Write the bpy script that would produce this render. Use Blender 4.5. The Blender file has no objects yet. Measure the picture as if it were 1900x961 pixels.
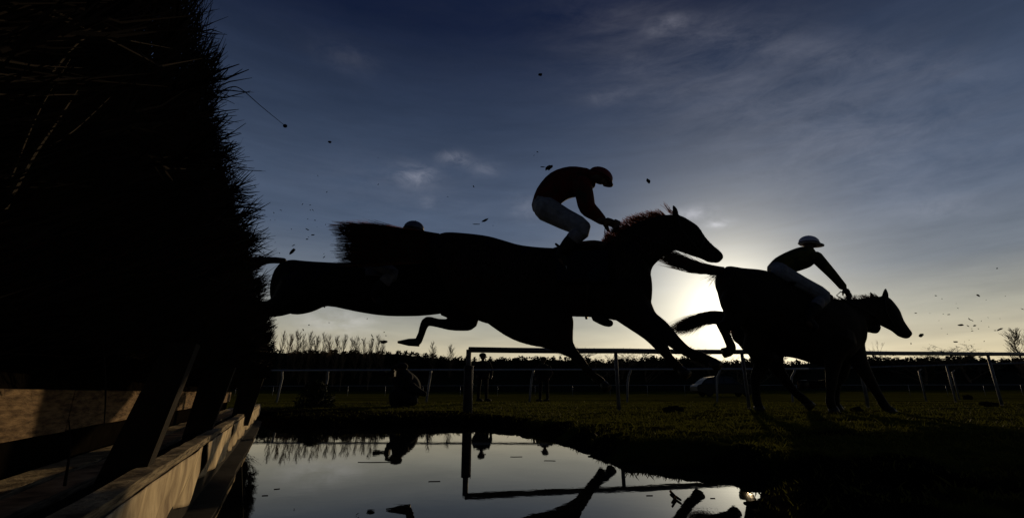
import bpy, bmesh, math, random
import numpy as np
from mathutils import Vector, Matrix, noise
rnd = random.Random(7)
nr = np.random.default_rng(7)
SC = bpy.context.scene
COL = SC.collection

# ------------------------------------------------------------------ camera, sky, sun, exposure
FPX, CXP, CYP, HOR = 850.0, 950.0, 480.5, 729.0      # focal length and horizon of the photograph (1900 px wide)
PITCH = math.atan((HOR - CYP) / FPX)
CH = 0.38                                            # lens height above the pool
CAM = Vector((0, 0, CH))
FW = Vector((0, math.cos(PITCH), math.sin(PITCH)))
UP = Vector((0, -math.sin(PITCH), math.cos(PITCH)))
cd = bpy.data.cameras.new('camera'); cam = bpy.data.objects.new('camera', cd); COL.objects.link(cam)
cam.location = CAM
cam.rotation_euler = (math.pi / 2 + PITCH, 0, 0)
cd.sensor_width = 36; cd.lens = FPX / 1900 * 36
cd.clip_start = 0.02; cd.clip_end = 20000
SC.camera = cam

def ray(px, py):
    return FW * FPX + Vector((1, 0, 0)) * (px - CXP) + UP * (CYP - py)
TURN = [0.0, 0.0]                                     # how a body turns towards the lens along its length
def turned(px, Y):
    return Y + TURN[1] * max(0, px - TURN[0]) * min(1, max(0, px - TURN[0]) / 120) if TURN[1] else Y
def P(px, py, Y):                                    # point at distance Y seen at px, py
    Y = turned(px, Y)
    d = ray(px, py); return CAM + d * (Y / d.y)
def G(px, py, z):                                    # point of the level z seen at px, py
    d = ray(px, py); return CAM + d * ((z - CH) / d.z)
def M(Y): return Y / 885.0                            # metres per pixel at distance Y

SUN_PX = (1345, 572)
SD = ray(*SUN_PX).normalized()
SUN_EL = math.asin(SD.z); SUN_AZ = math.atan2(SD.x, SD.y)

W = bpy.data.worlds.new("World"); SC.world = W; W.use_nodes = True
nt = W.node_tree; nt.nodes.clear()
def N(t, kind, **kw):
    n = t.nodes.new(kind)
    for k, v in kw.items():
        if k in n.inputs.keys() if isinstance(k, str) else False: n.inputs[k].default_value = v
        else: setattr(n, k, v)
    return n
out = N(nt, 'ShaderNodeOutputWorld'); bg = N(nt, 'ShaderNodeBackground')
bg.inputs['Strength'].default_value = 0.1
nt.links.new(bg.outputs[0], out.inputs[0])
sky = N(nt, 'ShaderNodeTexSky', sky_type='NISHITA', sun_disc=False)
sky.sun_elevation = SUN_EL; sky.sun_rotation = SUN_AZ
sky.altitude = 50; sky.air_density = 1.0; sky.dust_density = 0.6; sky.ozone_density = 2.0
tc = N(nt, 'ShaderNodeTexCoord')
def math_(t, op, a, b=None, c=None, clamp=False):
    n = t.nodes.new('ShaderNodeMath'); n.operation = op; n.use_clamp = clamp
    for i, v in enumerate((a, b, c)):
        if v is None: continue
        if isinstance(v, (int, float)): n.inputs[i].default_value = v
        else: t.links.new(v, n.inputs[i])
    return n.outputs[0]
def vmath(t, op, a, b):
    n = t.nodes.new('ShaderNodeVectorMath'); n.operation = op
    for i, v in enumerate((a, b)):
        if isinstance(v, (tuple, list, Vector)): n.inputs[i].default_value = tuple(v)
        else: t.links.new(v, n.inputs[i])
    return n
def mixc(t, f, a, b, mode='MIX'):
    n = t.nodes.new('ShaderNodeMix'); n.data_type = 'RGBA'; n.blend_type = mode
    for s, v in ((n.inputs[0], f), (n.inputs[6], a), (n.inputs[7], b)):
        if isinstance(v, (int, float)): s.default_value = v
        elif isinstance(v, tuple): s.default_value = v if len(v) == 4 else v + (1,)
        else: t.links.new(v, s)
    return n.outputs[2]
def ramp(t, f, stops):
    n = t.nodes.new('ShaderNodeValToRGB'); e = n.color_ramp.elements
    while len(e) > 1: e.remove(e[-1])
    for i, (p, c) in enumerate(stops):
        el = e[0] if i == 0 else e.new(p)
        el.position = p; el.color = (c, c, c, 1) if isinstance(c, (int, float)) else (c + (1,) if len(c) == 3 else c)
    t.links.new(f, n.inputs[0]); return n.outputs[0]
dirn = vmath(nt, 'NORMALIZE', tc.outputs['Generated'], (0, 0, 0)).outputs[0]
sep = N(nt, 'ShaderNodeSeparateXYZ'); nt.links.new(dirn, sep.inputs[0])
dz = sep.outputs[2]
dot = vmath(nt, 'DOT_PRODUCT', dirn, SD).outputs['Value']

def scale_c(col, fac):
    n = vmath(nt, 'SCALE', col, (0, 0, 0))
    if isinstance(fac, (int, float)): n.inputs['Scale'].default_value = fac
    else: nt.links.new(fac, n.inputs['Scale'])
    return n.outputs[0]
def add_c(a, b): return vmath(nt, 'ADD', a, b).outputs[0]
def constc(c):
    n = N(nt, 'ShaderNodeRGB'); n.outputs[0].default_value = tuple(c) + (1,); return n.outputs[0]
def noise_n(t, vec, scale, detail=6, rough=.6, dist=0.0):
    n = t.nodes.new('ShaderNodeTexNoise'); t.links.new(vec, n.inputs['Vector'])
    n.inputs['Scale'].default_value = scale; n.inputs['Detail'].default_value = detail
    n.inputs['Roughness'].default_value = rough; n.inputs['Distortion'].default_value = dist
    return n.outputs['Fac']
def mapped(vec, loc=(0, 0, 0), rot=(0, 0, 0), sc=(1, 1, 1)):
    m = N(nt, 'ShaderNodeMapping'); nt.links.new(vec, m.inputs[0])
    m.inputs['Location'].default_value = loc; m.inputs['Rotation'].default_value = rot; m.inputs['Scale'].default_value = sc
    return m.outputs[0]
# thick air low down: cream at the horizon, slate blue above, dimmer away from the sun
K = 30.0
elev = ramp(nt, dz, [(0.0, (.78, .62, .36)), (.06, (.60, .50, .31)), (.13, (.35, .325, .24)), (.21, (.135, .148, .160)), (.325, (.064, .085, .125)), (.42, (.043, .059, .093)), (.53, (.021, .030, .053)), (.68, (.0, .0, .010))])
front = ramp(nt, math_(nt, 'MULTIPLY_ADD', dot, .5, .5), [(0.0, .06), (.45, .30), (.74, 1.0)])
bars = noise_n(nt, mapped(dirn, (0, 0, 0), (0, 0, 0), (2.2, 2.2, 16)), 2.0, 5, .6, .3)
barf = math_(nt, 'ADD', .86, math_(nt, 'MULTIPLY', ramp(nt, bars, [(.35, 0.0), (.65, 1.0)]), .22))
low = scale_c(scale_c(elev, math_(nt, 'MULTIPLY', front, barf)), K)
ang = math_(nt, 'DEGREES', math_(nt, 'ARCCOSINE', math_(nt, 'MINIMUM', dot, 1.0))) if False else math_(nt, 'MULTIPLY', math_(nt, 'ARCCOSINE', math_(nt, 'MINIMUM', dot, .999999)), 57.29578)
glow = math_(nt, 'MULTIPLY', math_(nt, 'EXPONENT', math_(nt, 'MULTIPLY', ang, -1 / 4.3)), 2.2)
acc = add_c(scale_c(mixc(nt, 1.0, sky.outputs[0], (.78, .90, 1.22), 'MULTIPLY'), .31), low)
acc = add_c(acc, scale_c(constc((1.0 * K, .91 * K, .68 * K)), glow))
# cirrus: streaks along two bands, and a few ragged puffs
strk = ramp(nt, noise_n(nt, mapped(dirn, (1.3, .4, .2), (.5, .55, .35), (3.4, 8, 15)), 1.7, 12, .68, .35), [(.30, 0.0), (.76, 1.0)])
fine = ramp(nt, noise_n(nt, mapped(dirn, (.3, .9, .2), (.3, .1, .2), (7, 7, 14)), 2.4, 8, .65, .4), [(.38, 0.0), (.66, 1.0)])
def band(p1, p2, width, amp, mod):
    d1, d2 = ray(*p1).normalized(), ray(*p2).normalized(); nn = d1.cross(d2).normalized(); mid = (d1 + d2).normalized()
    q = vmath(nt, 'DOT_PRODUCT', dirn, nn).outputs['Value']; q = math_(nt, 'DIVIDE', q, math.sin(math.radians(width)))
    gss = math_(nt, 'EXPONENT', math_(nt, 'MULTIPLY', math_(nt, 'MULTIPLY', q, q), -1.0))
    half = math.acos(max(-1, min(1, d1.dot(mid))))
    e = math_(nt, 'DIVIDE', math_(nt, 'ARCCOSINE', math_(nt, 'MINIMUM', vmath(nt, 'DOT_PRODUCT', dirn, mid).outputs['Value'], .99999)), half * 1.05)
    ends = math_(nt, 'EXPONENT', math_(nt, 'MULTIPLY', math_(nt, 'POWER', e, 4.0), -.7))
    return math_(nt, 'MULTIPLY', math_(nt, 'MULTIPLY', gss, ends), math_(nt, 'MULTIPLY', mod, amp))
def puff(p, rx, amp, flat=2.0):
    c = ray(*p).normalized(); rt = Vector((c.y, -c.x, 0)).normalized(); u_ = rt.cross(c)
    a = math_(nt, 'DIVIDE', vmath(nt, 'DOT_PRODUCT', dirn, rt).outputs['Value'], math.sin(math.radians(rx)))
    b = math_(nt, 'DIVIDE', math_(nt, 'SUBTRACT', vmath(nt, 'DOT_PRODUCT', dirn, u_).outputs['Value'], c.dot(u_)), math.sin(math.radians(rx / flat)))
    g_ = math_(nt, 'EXPONENT', math_(nt, 'MULTIPLY', math_(nt, 'ADD', math_(nt, 'MULTIPLY', a, a), math_(nt, 'MULTIPLY', b, b)), -1.0))
    return math_(nt, 'MULTIPLY', math_(nt, 'MULTIPLY', g_, math_(nt, 'MAXIMUM', dot, 0.0)), math_(nt, 'MULTIPLY', math_(nt, 'ADD', fine, .12), amp))
terms = [band((1120, 90), (1900, 330), 6.5, .056, strk), band((1150, 35), (1800, 140), 1.4, .035, strk), band((1350, 330), (1700, 330), 7, .02, strk), band((560, 330), (900, 380), 3.5, .022, strk),
         puff((770, 326), 2.4, .20), puff((843, 294), 1.6, .15), puff((900, 315), 2.0, .06), puff((795, 375), 1.5, .06), puff((1334, 415), 1.2, .30, 2.6), puff((1285, 398), 2.4, .16, 2.8), puff((640, 108), 3, .03), puff((1740, 386), 3, .05, 2.5),
         puff((1235, 48), 2.2, .09, 2.6), puff((1130, 180), 2.6, .04, 3), puff((620, 597), 4.5, .20, 3), puff((980, 385), 2.2, .07, 1.5)]
cs = terms[0]
for t_ in terms[1:]: cs = math_(nt, 'ADD', cs, t_)
gen = math_(nt, 'MULTIPLY', math_(nt, 'MULTIPLY', strk, .004), front)
cs = math_(nt, 'ADD', cs, gen)
acc = add_c(acc, scale_c(constc((1.0 * K, .98 * K, 1.08 * K)), cs))
nt.links.new(acc, bg.inputs['Color'])

sl = bpy.data.lights.new('sun', 'SUN'); sun = bpy.data.objects.new('sun', sl); COL.objects.link(sun)
sl.energy = 5.0; sl.angle = math.radians(0.5); sl.color = (1.0, 0.74, 0.42)
sun.rotation_euler = (-SD).to_track_quat('-Z', 'Y').to_euler()
SC.view_settings.view_transform = 'Standard'; SC.view_settings.look = 'None'
SC.view_settings.exposure = -1.6; SC.view_settings.gamma = 1.0
SC.cycles.max_bounces = 6; SC.cycles.transparent_max_bounces = 8
SC.cycles.use_denoising = True

# ------------------------------------------------------------------ materials
def mat(name, col, rough=.7, metal=0, var=.25, scale=12, bump=0, trans=0, spec=.5, col2=None, stretch=None, coat=0):
    m = bpy.data.materials.new(name); m.use_nodes = True; t = m.node_tree
    b = t.nodes['Principled BSDF']; o = t.nodes['Material Output']
    tcn = t.nodes.new('ShaderNodeTexCoord'); vec = tcn.outputs['Object']
    if stretch:
        mpn = t.nodes.new('ShaderNodeMapping'); t.links.new(vec, mpn.inputs[0]); mpn.inputs['Scale'].default_value = stretch; vec = mpn.outputs[0]
    f = noise_n(t, vec, scale, 5, .6)
    c2 = col2 or tuple(c * (1 - var) for c in col)
    c1 = tuple(min(1, c * (1 + var)) for c in col) if not col2 else col
    fr = ramp(t, f, [(0.35, 0.0), (0.65, 1.0)])
    t.links.new(mixc(t, fr, c1, c2), b.inputs['Base Color'])
    b.inputs['Roughness'].default_value = rough; b.inputs['Metallic'].default_value = metal
    b.inputs['Specular IOR Level'].default_value = spec; b.inputs['Coat Weight'].default_value = coat
    if bump:
        bn = t.nodes.new('ShaderNodeBump'); bn.inputs['Strength'].default_value = bump; bn.inputs['Distance'].default_value = .01
        t.links.new(noise_n(t, vec, scale * 3, 6, .65), bn.inputs['Height']); t.links.new(bn.outputs[0], b.inputs['Normal'])
    if trans:
        tr = t.nodes.new('ShaderNodeBsdfTranslucent'); tr.inputs[0].default_value = tuple(min(1, c * 1.4) for c in col) + (1,)
        mx = t.nodes.new('ShaderNodeMixShader'); mx.inputs[0].default_value = trans
        t.links.new(b.outputs[0], mx.inputs[1]); t.links.new(tr.outputs[0], mx.inputs[2]); t.links.new(mx.outputs[0], o.inputs[0])
    return m
MT = dict(
    bay=mat('bay_coat', (.012, .007, .004), .75, var=.3, scale=6, spec=.12),
    dark=mat('dark_coat', (.007, .005, .004), .75, var=.3, scale=6, spec=.1),
    mane=mat('chestnut_mane', (.16, .055, .025), .6, trans=.55, spec=.2),
    hair=mat('dark_tail_hair', (.045, .020, .010), .6, trans=.4, spec=.15),
    hoof=mat('hoof_horn', (.02, .016, .012), .5, spec=.2),
    leather=mat('leather', (.02, .012, .008), .5, spec=.2),
    cloth=mat('saddle_cloth', (.008, .008, .014), .9, spec=.1),
    numcloth=mat('pale_number_cloth', (.10, .10, .12), .9, spec=.1),
    steel=mat('stirrup_steel', (.3, .3, .3), .35, metal=1),
    skin=mat('skin', (.075, .045, .032), .6, spec=.2),
    breech=mat('white_breeches', (.19, .19, .21), .85, spec=.15, bump=.3),
    silkred=mat('red_green_silks', (.10, .010, .008), .8, var=.1, scale=5, spec=.1, col2=(.010, .02, .012)),
    silkgreen=mat('olive_silks', (.07, .06, .012), .8, scale=7, spec=.1, col2=(.015, .02, .012)),
    silkblue=mat('navy_silks', (.02, .02, .04), .8, spec=.1),
    capred=mat('red_cap', (.10, .010, .010), .6, spec=.2),
    capwhite=mat('white_cap', (.45, .46, .60), .6, var=.1, spec=.2),
    capgrey=mat('grey_blue_cap', (.06, .07, .11), .6, spec=.2),
    boot=mat('black_boot', (.012, .011, .011), .7, spec=.1),
    boottop=mat('boot_top', (.16, .15, .17), .7, spec=.2),
    coat=mat('dark_coat_cloth', (.012, .012, .014), .9, spec=.1),
    twig=mat('birch_twigs', (.016, .011, .007), .85, scale=3, spec=.08, col2=(.008, .005, .003)),
    twigpale=mat('pale_twig', (.034, .025, .016), .8, scale=20, spec=.1),
    core=mat('packed_birch', (.005, .004, .003), 1, scale=20, spec=0),
    plank=mat('weathered_plank', (.48, .38, .23), .75, var=.4, scale=11, bump=1.0, stretch=(1.2, 1.2, 14), spec=.2, col2=(.09, .065, .040)),
    board=mat('brown_board', (.30, .20, .11), .8, var=.3, scale=9, bump=1.0, spec=.1, stretch=(1.5, 1.5, 9), col2=(.08, .05, .03)),
    strut=mat('dark_strut', (.018, .014, .010), .9, scale=9, bump=.3, spec=.12),
    canvas=mat('canvas_sheet', (.66, .53, .33), .85, scale=4, bump=.5, spec=.12, col2=(.22, .16, .10), stretch=(3, 3, 1.2)),
    shadewhite=mat('shaded_white_rail', (.11, .115, .13), .6, var=.3, scale=9, spec=.25),  # the white rail plastic again, with shade put into a darker colour
    soil=mat('soil', (.03, .022, .014), .95, scale=12, bump=.8, spec=.1),
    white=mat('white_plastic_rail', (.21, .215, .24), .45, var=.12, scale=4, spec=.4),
    pad=mat('dark_post_pad', (.02, .02, .024), .7, spec=.2),
    clod=mat('turf_clod', (.022, .016, .011), 1, scale=30, spec=0),
    blade=mat('grass_blade', (.038, .040, .007), .7, scale=1.2, trans=.5, spec=.06, col2=(.040, .034, .009)),
    conifer=mat('evergreen', (.014, .018, .009), .9, scale=.2, spec=.05),
    bark=mat('bare_branches', (.13, .095, .06), .9, scale=1, spec=.1),  # lightened brown: haze over the far trees is put into this colour
    shrub=mat('shrub_leaf', (.02, .026, .010), .8, scale=5, spec=.1),
    silver=mat('silver_paint', (.008, .009, .010), .42, metal=0, var=.05, scale=3, coat=0, spec=.25),
    glass=mat('car_glass', (.02, .022, .025), .08, spec=.6),
    rubber=mat('tyre_rubber', (.02, .02, .02), .8, spec=.2),
    lamp=mat('lamp_lens', (.4, .4, .38), .15, spec=.6),
    leaf=mat('dead_leaf', (.03, .022, .014), 1, scale=20, spec=0),
)
# ground: mown turf with lighter and darker strips
def ground_mat():
    m = bpy.data.materials.new('turf_ground'); m.use_nodes = True; t = m.node_tree; b = t.nodes['Principled BSDF']
    tcn = t.nodes.new('ShaderNodeTexCoord')
    mpn = t.nodes.new('ShaderNodeMapping'); t.links.new(tcn.outputs['Object'], mpn.inputs[0]); mpn.inputs['Scale'].default_value = (.10, .45, 1)
    f1 = ramp(t, noise_n(t, mpn.outputs[0], 1.3, 6, .6), [(.36, 0.0), (.62, 1.0)])
    f2 = ramp(t, noise_n(t, tcn.outputs['Object'], 9, 6, .7), [(.3, 0.0), (.7, 1.0)])
    c = mixc(t, f1, (.020, .021, .005), (.095, .096, .014))
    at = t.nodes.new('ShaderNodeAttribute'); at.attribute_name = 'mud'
    c = mixc(t, math_(t, 'MULTIPLY', f2, .6), c, (.010, .009, .004))
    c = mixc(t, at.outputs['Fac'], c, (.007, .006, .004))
    t.links.new(c, b.inputs['Base Color']); b.inputs['Roughness'].default_value = 1; b.inputs['Specular IOR Level'].default_value = 0
    bn = t.nodes.new('ShaderNodeBump'); bn.inputs['Strength'].default_value = .8; bn.inputs['Distance'].default_value = .03
    t.links.new(noise_n(t, tcn.outputs['Object'], 22, 6, .7), bn.inputs['Height']); t.links.new(bn.outputs[0], b.inputs['Normal'])
    return m
def water_mat():
    m = bpy.data.materials.new('pool_water'); m.use_nodes = True; t = m.node_tree; b = t.nodes['Principled BSDF']
    b.inputs['Base Color'].default_value = (.006, .007, .007, 1); b.inputs['Roughness'].default_value = .012; b.inputs['IOR'].default_value = 1.333; b.inputs['Specular IOR Level'].default_value = .27
    tcn = t.nodes.new('ShaderNodeTexCoord')
    bn = t.nodes.new('ShaderNodeBump'); bn.inputs['Strength'].default_value = .35; bn.inputs['Distance'].default_value = .00028
    mpn = t.nodes.new('ShaderNodeMapping'); t.links.new(tcn.outputs['Object'], mpn.inputs[0]); mpn.inputs['Scale'].default_value = (1.0, 1.7, 1)
    t.links.new(noise_n(t, mpn.outputs[0], 9, 3, .5, .6), bn.inputs['Height']); t.links.new(bn.outputs[0], b.inputs['Normal'])
    return m
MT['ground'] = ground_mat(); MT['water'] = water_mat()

# ------------------------------------------------------------------ object helpers
def props(o, label=None, cat=None, group=None, kind=None):
    if label: o['label'] = label
    if cat: o['category'] = cat
    if group: o['group'] = group
    if kind: o['kind'] = kind
    return o
def thing(name, label, cat, loc=(0, 0, 0), group=None, kind=None):
    o = bpy.data.objects.new(name, None); COL.objects.link(o); o.location = loc
    o.empty_display_size = .1
    return props(o, label, cat, group, kind)
def link(name, me, material, parent=None, smooth=False):
    o = bpy.data.objects.new(name, me); COL.objects.link(o)
    if material is not None: me.materials.clear(); me.materials.append(material)
    if smooth: me.polygons.foreach_set('use_smooth', [True] * len(me.polygons))
    if parent is not None:
        o.parent = parent
        p = Vector((0, 0, 0)); q = parent
        while q is not None: p += q.location; q = q.parent
        o.location = -p                                # the meshes are built in world coordinates
    return o
class MB:
    def __init__(s): s.v = []; s.f = []
    def add(s, vs, fs):
        b = len(s.v); s.v += [tuple(v) for v in vs]; s.f += [tuple(i + b for i in f) for f in fs]; return s
    def box(s, c, sz, R=None):
        vs = []
        for x in (-1, 1):
            for y in (-1, 1):
                for z in (-1, 1):
                    p = Vector((x * sz[0] / 2, y * sz[1] / 2, z * sz[2] / 2))
                    if R is not None: p = R @ p
                    vs.append(Vector(c) + p)
        return s.add(vs, [(0, 1, 3, 2), (4, 6, 7, 5), (0, 4, 5, 1), (2, 3, 7, 6), (0, 2, 6, 4), (1, 5, 7, 3)])
    def hexa(s, q):                                     # eight corners: bottom ring then top ring
        return s.add(q, [(3, 2, 1, 0), (4, 5, 6, 7), (0, 1, 5, 4), (1, 2, 6, 5), (2, 3, 7, 6), (3, 0, 4, 7)])
    def rings(s, rs, caps=True):
        n = len(rs[0]); b = len(s.v)
        for r in rs: s.v += [tuple(p) for p in r]
        for i in range(len(rs) - 1):
            for k in range(n):
                a = b + i * n + k; c = b + i * n + (k + 1) % n
                s.f.append((a, c, c + n, a + n))
        if caps:
            s.f.append(tuple(b + k for k in range(n))[::-1]); s.f.append(tuple(b + (len(rs) - 1) * n + k for k in range(n)))
        return s
    def tube(s, pts, rad, n=8, caps=True, flat=1.0):
        pts = [Vector(p) for p in pts]; rs = []
        for i, p in enumerate(pts):
            a = pts[max(i - 1, 0)]; c = pts[min(i + 1, len(pts) - 1)]
            d = (c - a).normalized(); u = Vector((0, 1, 0)) - d * d.y
            if u.length < .2: u = Vector((1, 0, 0)) - d * d.x
            u.normalize(); w = d.cross(u)
            r = rad[i] if isinstance(rad, (list, tuple)) else rad
            rs.append([p + u * (r * flat * math.cos(t)) + w * (r * math.sin(t)) for t in [2 * math.pi * k / n for k in range(n)]])
        return s.rings(rs, caps)
    def ribbon(s, pts, w, side):
        b = len(s.v); n = len(pts)
        for i, p in enumerate(pts):
            ww = w * (1 - i / n) + w * .15
            s.v.append(tuple(p - side * ww)); s.v.append(tuple(p + side * ww))
        for i in range(n - 1):
            s.f.append((b + 2 * i, b + 2 * i + 1, b + 2 * i + 3, b + 2 * i + 2))
        return s
    def mesh(s, name='mesh'):
        me = bpy.data.meshes.new(name); me.from_pydata(s.v, [], s.f); me.update(); return me
    def build(s, name, material, parent=None, smooth=False):
        return link(name, s.mesh(name), material, parent, smooth)
def catmull(seq, sub):
    if len(seq) < 3: sub = max(sub, 1)
    o = []
    n = len(seq)
    for i in range(n - 1):
        p0 = seq[max(i - 1, 0)]; p1 = seq[i]; p2 = seq[i + 1]; p3 = seq[min(i + 2, n - 1)]
        for k in range(sub):
            t = k / sub
            o.append(tuple(.5 * (2 * b + (c - a) * t + (2 * a - 5 * b + 4 * c - d) * t * t + (3 * b - a - 3 * c + d) * t ** 3) for a, b, c, d in zip(p0, p1, p2, p3)))
    o.append(tuple(seq[-1])); return o
# a body section seen in the photograph: (x top, y top, x bottom, y bottom, half width m, distance)
def loft(mb, secs, D=Vector((0, 1, 0)), sub=3, round_=(.5, .5), n=16):
    S = catmull(secs, sub); rs = []
    for (ax, ay, bx, by, w, Y) in S:
        a = P(ax, ay, Y); b = P(bx, by, Y); c = (a + b) / 2; v = (a - b) / 2
        rs.append((c, v, w))
    def ext(c0, c1, r, first):
        c, v, w = r; d = (c0 - c1).normalized(); L = v.length
        k = round_[0] if first else round_[1]
        o = [(c + d * L * .68 * k, v * .78, w * .78), (c + d * L * k, v * .4, w * .4)]
        return o[::-1] if first else o
    if round_[0]: rs = ext(rs[0][0], rs[1][0], rs[0], True) + rs
    if round_[1]: rs = rs + ext(rs[-1][0], rs[-2][0], rs[-1], False)
    mb.rings([[c + v * math.cos(t) + D * (w * math.sin(t)) for t in [2 * math.pi * k / n for k in range(n)]] for c, v, w in rs])
# a limb: (x, y, radius in px, distance)
def limb(mb, pts, flat=1.0, sub=3, n=12):
    S = catmull(pts, sub); c = [P(x, y, Y) for x, y, r, Y in S]; r = [max(.15, q[2]) * M(turned(q[0], q[3])) for q in S]
    d0 = (c[0] - c[1]).normalized(); d1 = (c[-1] - c[-2]).normalized()
    c = [c[0] + d0 * r[0] * .9, c[0] + d0 * r[0] * .55] + c + [c[-1] + d1 * r[-1] * .55, c[-1] + d1 * r[-1] * .9]
    r = [r[0] * .4, r[0] * .8] + r + [r[-1] * .8, r[-1] * .4]
    mb.tube(c, r, n, True, flat)
def ball(mb, c, rx, ry, rz, n=14, m=9, R=None):
    rs = []
    for i in range(1, m):
        t = math.pi * i / m
        ring = []
        for k in range(n):
            q = Vector((rx * math.sin(t) * math.cos(2 * math.pi * k / n), ry * math.sin(t) * math.sin(2 * math.pi * k / n), rz * math.cos(t)))
            if R is not None: q = R @ q
            ring.append(Vector(c) + q)
        rs.append(ring)
    mb.rings(rs)
def fused(mb, name, voxel, material, parent=None, smooth=4):
    """every closed shell in mb becomes one continuous skin"""
    me = mb.mesh(name + '_shell')
    bm = bmesh.new(); bm.from_mesh(me); bmesh.ops.recalc_face_normals(bm, faces=bm.faces); bm.to_mesh(me); bm.free()
    o = bpy.data.objects.new(name + '_shell', me); COL.objects.link(o)
    r = o.modifiers.new('r', 'REMESH'); r.mode = 'VOXEL'; r.voxel_size = voxel; r.adaptivity = 0
    if smooth:
        s = o.modifiers.new('s', 'SMOOTH'); s.iterations = smooth; s.factor = .5
    dg = bpy.context.evaluated_depsgraph_get()
    nm = bpy.data.meshes.new_from_object(o.evaluated_get(dg)); nm.name = name
    bpy.data.objects.remove(o); bpy.data.meshes.remove(me)
    return link(name, nm, material, parent, True)

# ------------------------------------------------------------------ ground, pool
U = Vector((515 - 950, 885, 0)).normalized()           # direction in which the fence runs
NL = Vector((-U.y, U.x, 0))                            # across the fence, away from the pool
def F(t, a, h): return Vector((0, 0, CH)) + U * t + NL * a + Vector((0, 0, h))
shore_px = [(486, 789), (540, 792), (610, 794), (700, 790), (760, 793), (870, 789), (940, 795), (1005, 806), (1060, 824), (1100, 843), (1130, 858), (1165, 856), (1205, 862), (1260, 866), (1310, 871), (1370, 882), (1425, 894), (1438, 906), (1420, 925), (1408, 950)]
shore = [G(x, y, 0) for x, y in shore_px]
poly = [(p.x, p.y) for p in shore] + [(.62, 1.2), (.55, .2), (.6, -1.5), (-.1, -1.6)]
w0 = F(-1.5, .23, 0); w1 = F(7.9, .23, 0)
poly += [(w0.x, w0.y), (w1.x, w1.y)]
PUD = [(G(1655, 936, 0), .11, .045), (G(1740, 957, 0), .20, .07), (G(1850, 975, 0), .16, .05)]
PA = np.array(poly)
def sdist(X, Y):                                        # signed distance to the pool edge, negative inside
    d = np.full(X.shape, 1e9); ins = np.zeros(X.shape, bool)
    n = len(PA)
    for i in range(n):
        ax, ay = PA[i]; bx, by = PA[(i + 1) % n]
        ex, ey = bx - ax, by - ay; L = ex * ex + ey * ey
        t = np.clip(((X - ax) * ex + (Y - ay) * ey) / L, 0, 1)
        d = np.minimum(d, np.hypot(X - ax - t * ex, Y - ay - t * ey))
        c = ((ay > Y) != (by > Y)) & (X < (bx - ax) * (Y - ay) / (by - ay + 1e-12) + ax)
        ins ^= c
    return np.where(ins, -d, d)
def wob(X, Y, s, seed):
    return (np.sin(X * s * 1.7 + seed + 1.3 * np.sin(Y * s * .9 + seed)) * np.sin(Y * s * 2.1 + seed * 2 + 1.7 * np.sin(X * s * 1.1)))
def height(X, Y):
    d = sdist(X, Y) + .035 * wob(X, Y, 7, 1) + .02 * wob(X, Y, 23, 2) + .01 * wob(X, Y, 61, 3)
    t = np.clip((d + .02) / .28, -1, 1)
    z = np.where(t > 0, .005 + .095 * (t * t * (3 - 2 * t)), t * .3)
    near = np.clip(1 - np.hypot(X, Y - 4) / 40, 0, 1)
    z = z + np.where(t > 0, (.012 * wob(X, Y, 5, 5) + .010 * wob(X, Y, 13, 6) + .006 * wob(X, Y, 37, 7)) * near * np.clip(t, 0, 1), 0)
    for c, rx, ry in PUD:
        q = np.hypot((X - c.x) / rx, (Y - c.y) / ry) + .25 * wob(X, Y, 30, 9)
        z = np.where(q < 1.4, np.minimum(z, (q - 1) * .06), z)
    r = np.hypot(X, Y)
    return z + .9 * np.clip((r - 45) / 80, 0, 1) ** 2 + .0025 * np.clip(r - 125, 0, 3000)
def axis(lo, hi, step, far, k=1.16):
    a = list(np.arange(lo, hi, step)); s = step; x = a[-1]
    while x < far: s *= k; x += s; a.append(x)
    s = step; x = a[0]; b = []
    while x > -far: s *= k; x -= s; b.append(x)
    return np.array(b[::-1] + a)
gx = axis(-3.8, 3.6, .045, 4500); gy = axis(-.6, 7.6, .045, 4500)
XX, YY = np.meshgrid(gx, gy)
ZZ = height(XX, YY)
nx, ny = len(gx), len(gy)
idx = np.arange(nx * ny).reshape(ny, nx)
fc = np.stack([idx[:-1, :-1], idx[:-1, 1:], idx[1:, 1:], idx[1:, :-1]], -1).reshape(-1, 4)
def np_mesh(name, V, Fq):
    me = bpy.data.meshes.new(name); k = Fq.shape[1]
    me.vertices.add(len(V)); me.vertices.foreach_set('co', V.astype(np.float32).ravel())
    me.loops.add(Fq.size); me.loops.foreach_set('vertex_index', Fq.astype(np.int32).ravel())
    me.polygons.add(len(Fq)); me.polygons.foreach_set('loop_start', np.arange(0, Fq.size, k, dtype=np.int32))
    me.update(calc_edges=True); me.validate(); return me
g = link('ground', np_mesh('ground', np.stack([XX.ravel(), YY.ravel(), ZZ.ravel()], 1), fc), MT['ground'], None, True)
def ground_dark_at(X, Y):  # darker ground by the pool edge, wider at left and close by, plus patches
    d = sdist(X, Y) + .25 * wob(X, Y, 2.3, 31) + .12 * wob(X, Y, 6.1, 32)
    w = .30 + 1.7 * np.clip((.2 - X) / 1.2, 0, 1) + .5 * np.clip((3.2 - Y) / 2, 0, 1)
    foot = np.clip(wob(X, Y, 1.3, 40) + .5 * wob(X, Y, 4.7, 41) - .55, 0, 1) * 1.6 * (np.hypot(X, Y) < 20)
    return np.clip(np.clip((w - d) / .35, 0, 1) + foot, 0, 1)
av = g.data.attributes.new('mud', 'FLOAT', 'POINT'); MU = ground_dark_at(XX, YY).ravel()
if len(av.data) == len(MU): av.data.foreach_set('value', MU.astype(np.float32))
props(g, kind='structure')
wm = MB(); c = F(2.7, 0, 0)
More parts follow.
